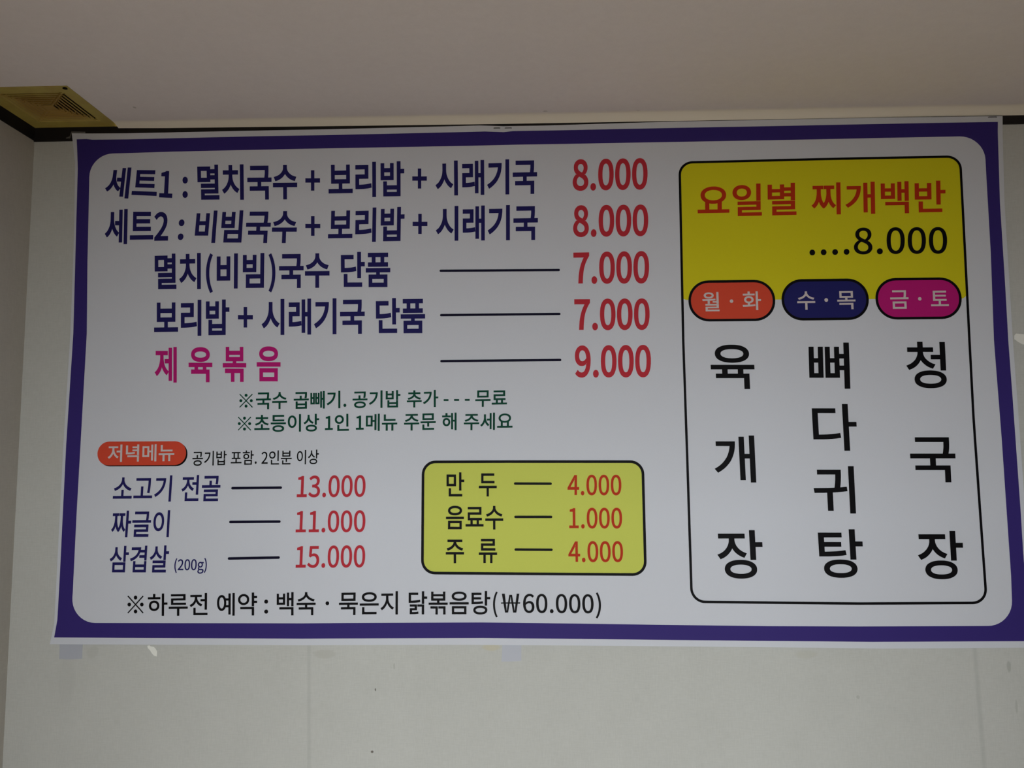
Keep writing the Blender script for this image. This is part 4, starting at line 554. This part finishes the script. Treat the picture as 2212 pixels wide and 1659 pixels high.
def inset(lp, d):
    """move every side of a loop by d along its outward normal (mitred)"""
    n = len(lp); sg = 1 if area2(lp) > 0 else -1; out = []
    for i in range(n):
        p = lp[i]; a = (p - lp[i - 1]); b_ = (lp[(i + 1) % n] - p)
        if a.length < 1e-9 or b_.length < 1e-9: out.append(p.copy()); continue
        a.normalize(); b_.normalize()
        n1 = Vector((a.y, -a.x)) * sg; n2_ = Vector((b_.y, -b_.x)) * sg
        k = max(1 + n1.dot(n2_), .32)
        out.append(p + (n1 + n2_) / k * d)
    return out

def printed(name, shapes, lift, material, parent, grid=None):
    """flat print on the vinyl: triangulated shapes (each a list of loops) laid on the banner's surface"""
    V, Fc = [], []
    for loops_ in shapes:
        v, f = tri2d(loops_, grid, .02)
        s = len(V)
        V += [(p.x, -relief(p.x, p.y) - lift, p.y) for p in v]
        for t_ in f:
            A = .5 * sum(v[t_[i]].x * v[t_[(i + 1) % len(t_)]].y - v[t_[(i + 1) % len(t_)]].x * v[t_[i]].y for i in range(len(t_)))
            Fc.append(tuple(s + i for i in (t_ if A > 0 else t_[::-1])))
    return mesh_obj(name, V, Fc, material, parent, True)

def inside(p, lp):
    c = False
    for a, b_ in zip(lp, lp[1:] + lp[:1]):
        if (a.y > p.y) != (b_.y > p.y) and p.x < (b_.x - a.x) * (p.y - a.y) / (b_.y - a.y) + a.x: c = not c
    return c

_cache = {}
def glyph(ch, d):
    """outline groups (outer loop + its holes) of a character thickened by d"""
    if (ch, d) in _cache: return _cache[(ch, d)]
    adv, src = GLYPHS[ch]
    lps = [[Vector(tuple(map(float, p.split(',')))) for p in s.split()] for s in src.split('|')]
    depth = [sum(inside(l[0], o) for o in lps if o is not l) for l in lps]
    groups = []
    for l, dp in zip(lps, depth):
        if dp % 2 == 0:
            holes = [h for h, hd_ in zip(lps, depth) if hd_ == dp + 1 and inside(h[0], l)]
            groups.append([inset(l, d)] + [inset(h, -d) for h in holes])
    _cache[(ch, d)] = (adv, groups)
    return _cache[(ch, d)]

def word_shapes(text, quad, weight):
    d = weight * .7
    groups, x = [], 0
    for ch in text:
        adv, gs = glyph(ch, d)
        groups += [[[Vector((p.x + x, p.y)) for p in lp] for lp in g] for g in gs]
        x += adv
    xs_ = [p.x for g in groups for lp in g for p in lp]; ys_ = [p.y for g in groups for lp in g for p in lp]
    ax, bx, ay, by = min(xs_), max(xs_), min(ys_), max(ys_)
    tl, tr_, br, bl = unpack(quad)
    def warp(p):
        u = (p.x - ax) / (bx - ax); w_ = (p.y - ay) / (by - ay)
        return bl.lerp(br, u).lerp(tl.lerp(tr_, u), w_)
    return [[[warp(p) for p in lp] for lp in g] for g in groups]

banner = tag(empty('menu_banner', (0, 0, ZO)),
             'wide white vinyl menu banner with purple border and printed Korean dishes and prices', 'banner')
# the vinyl sheet itself, with thickness
sh = unpack(OUTLINES['sheet'])
v, f = tri2d([sh], .025, .025)
n = len(v); ed = {}
for t_ in f:
    for i in range(len(t_)): ed[(t_[i], t_[(i + 1) % len(t_)])] = 1
A0 = .5 * sum(v[f[0][i]].x * v[f[0][(i + 1) % 3]].y - v[f[0][(i + 1) % 3]].x * v[f[0][i]].y for i in range(3))
fl = [tuple(t_) if A0 > 0 else tuple(t_)[::-1] for t_ in f]
mesh_obj('vinyl_sheet', [(p.x, -relief(p.x, p.y), p.y) for p in v] + [(p.x, -relief(p.x, p.y) + .0005, p.y) for p in v],
         fl + [tuple(i + n for i in t_)[::-1] for t_ in fl] + [(b_, a_, a_ + n, b_ + n) for (a_, b_) in ed if (b_, a_) not in ed],
         M['print_white'], banner)
o = printed('border_band', [[unpack(OUTLINES['border_outer']), unpack(OUTLINES['border_inner'])]], .00015, M['print_purple'], banner, .02)
o['label'] = 'purple border band'
STROKE = .0046
def outline(name, key, lift, parent, stroke=STROKE):
    lp = unpack(OUTLINES[key])
    return printed(name, [[lp, inset(lp, -stroke)]], lift, M['print_black'], parent)
panel = outline('panel_outline', 'panel', .0003, banner); panel['label'] = 'thin black rounded outline around the weekday stews'
PARENT = {'': banner}
o = printed('header_panel', [[unpack(OUTLINES['yellow'])]], .00015, M['print_yellow'], banner, .02); o['label'] = 'yellow header panel'
PARENT['header_panel'] = o
o = printed('side_order_box', [[inset(unpack(OUTLINES['box']), -STROKE * .5)]], .00015, M['print_box_yellow'], banner, .02)
o['label'] = 'pale yellow side order box'
PARENT['side_order_box'] = o
outline('box_outline', 'box', .0003, o, .0050)
for i, (k, c, lab) in enumerate((('pill_1', 'orange', 'orange-red weekday badge'), ('pill_2', 'pill_navy', 'navy weekday badge'), ('pill_3', 'magenta', 'magenta weekday badge'))):
    lp = unpack(OUTLINES[k])
    o = printed('day_badge', [[inset(lp, -STROKE * .5)]], .0003, M['print_' + c], banner, .02); o['label'] = lab
    PARENT['day_badge' + ('.%03d' % i if i else '')] = o
    outline('badge_outline', k, .00042, o, .0048)
o = printed('dinner_badge', [[unpack(OUTLINES['badge'])]], .0003, M['print_orange'], banner, .02); o['label'] = 'orange-red dinner menu badge'
PARENT['dinner_badge'] = o
printed('badge_shadow', [[unpack(OUTLINES['badge_shadow'])]], .00015, M['print_black'], o, .02)

THIN = {'₩': 1, '※': 5}             # signs drawn lighter than the lettering round them
WHAT = dict(navy='navy', red='red', magenta='magenta', green='dark green', black='black', title_red='orange-red', pale='pale')
for parent, name, colour, weight, words in LETTERING:
    # words printed far apart are parts of their own
    apart = name == 'title_lettering' or (name == 'dish_lettering' and colour in ('black', 'magenta')) or weight == 13 and colour == 'navy'
    for run in ([[w_] for w_ in words] if apart else [words]):
        shapes = []
        for text, quad in run: shapes += word_shapes(text, quad, THIN.get(text, weight))
        o = printed(name, shapes, .00050, M['print_' + colour], PARENT[parent])
        o['label'] = WHAT[colour] + ' lettering'
for parent, colour, (xa, za, xb, zb), half in LEADERS:
    a, b_ = Vector((xa, za)) * 1e-4, Vector((xb, zb)) * 1e-4; h = half * 1e-4
    d = (b_ - a).normalized(); nn = Vector((-d.y, d.x)); lp = []
    for c_, s0 in ((b_ - d * h, -90), (a + d * h, 90)):
        for k in range(9):
            an = RAD(s0 + 180 * k / 8); lp.append(c_ + d * math.cos(an) * h + nn * math.sin(an) * h)
    printed('leader_line', [[lp]], .00045, M['print_ink' if colour == 'navy' else 'print_black'], PARENT[parent])

# ------------------------------------------------------------------ staples, tape and scraps
def on_banner(x, z, lift=.0): return Vector((x, -relief(x, z) - lift, z + ZO))
def staple(xa, xb, z, label):
    p0, p1 = on_banner(xa, z, .0009), on_banner(xb, z, .0009)
    mb = MB(); leg = Vector((0, .0045, 0))
    mb.tube([p0 + leg, p0 + Vector((0, .0006, 0)), p0 + Vector((.0006, 0, 0)), p1 - Vector((.0006, 0, 0)), p1 + Vector((0, .0006, 0)), p1 + leg], .00075)
    c_ = (p0 + p1) / 2
    for v_ in mb.v: v_ -= c_
    o = mb.build('staple', M['steel'], None, True); o.location = c_
    tag(o, label, 'staple', 'staples along the top edge of the banner')
staple(-.0672, -.0557, .9752, 'left of the two grey staples at the middle of the banner top edge')
staple(-.0456, -.0330, .9748, 'right of the two grey staples at the middle of the banner top edge')
staple(.8795, .8945, .9782, 'grey staple at the top right corner of the menu banner')

def patch(name, pts, y, thick, material, label, cat, group=None):
    pts = [Vector(p) for p in pts]
    c_ = sum(pts, Vector((0, 0))) / len(pts); n_ = len(pts)
    vs_ = [(p.x - c_.x, 0, p.y - c_.y) for p in pts] + [(p.x - c_.x, -thick, p.y - c_.y) for p in pts]
    fs = [tuple(range(n_)), tuple(range(n_, 2 * n_))[::-1]] + [(i, i + n_, (i + 1) % n_ + n_, (i + 1) % n_) for i in range(n_)]
    bm = bmesh.new(); me = bpy.data.meshes.new(name); me.from_pydata(vs_, [], fs); bm.from_mesh(me)
    bmesh.ops.recalc_face_normals(bm, faces=bm.faces); bm.to_mesh(me); bm.free(); me.materials.append(material)
    o = bpy.data.objects.new(name, me); COL.objects.link(o); o.location = (c_.x, y, c_.y + ZO)
    return tag(o, label, cat, group)
patch('tape_piece', [(-.8885, .004), (-.8445, .004), (-.8440, -.0380), (-.8655, -.0395), (-.8880, -.0388)], 0, .0003, M['tape'],
      'bluish old tape piece on the wall under the banner bottom left corner', 'tape')
patch('tape_piece', [(-.0535, .004), (-.0190, .004), (-.0195, -.0385), (-.0380, -.0400), (-.0560, -.0402), (-.0550, -.0250)], 0, .0003, M['tape'],
      'bluish old tape piece on the wall under the banner bottom edge middle', 'tape')
patch('paper_scrap', [(-.7205, -.0140), (-.7165, -.0132), (-.7145, -.0150), (-.7085, -.0160), (-.7045, -.0195), (-.7015, -.0245), (-.7020, -.0335), (-.7075, -.0318),
      (-.7120, -.0270), (-.7150, -.0225), (-.7195, -.0180)], 0, .0004, M['paper'], 'small whitish torn paper scrap on the wall below the banner left end', 'scrap')
patch('paper_scrap', [(.9065, .5580), (.9100, .5615), (.9230, .5600), (.9330, .5590), (.9340, .5400), (.9200, .5410), (.9130, .5455), (.9060, .5510)], 0, .0004, M['paper'],
      'whitish peeled paper scrap on the wall right of the banner', 'scrap')
patch('tape_piece', [(-.9185, .9712), (-.9110, .9735), (-.9080, .9838), (-.8800, .9825), (-.8795, .9790), (-.9075, .9790), (-.9100, .9690), (-.9180, .9690)], -.0066, .0002, M['tape_clear'],
      'clear tape strip holding the banner top left corner to the dark moulding', 'tape')
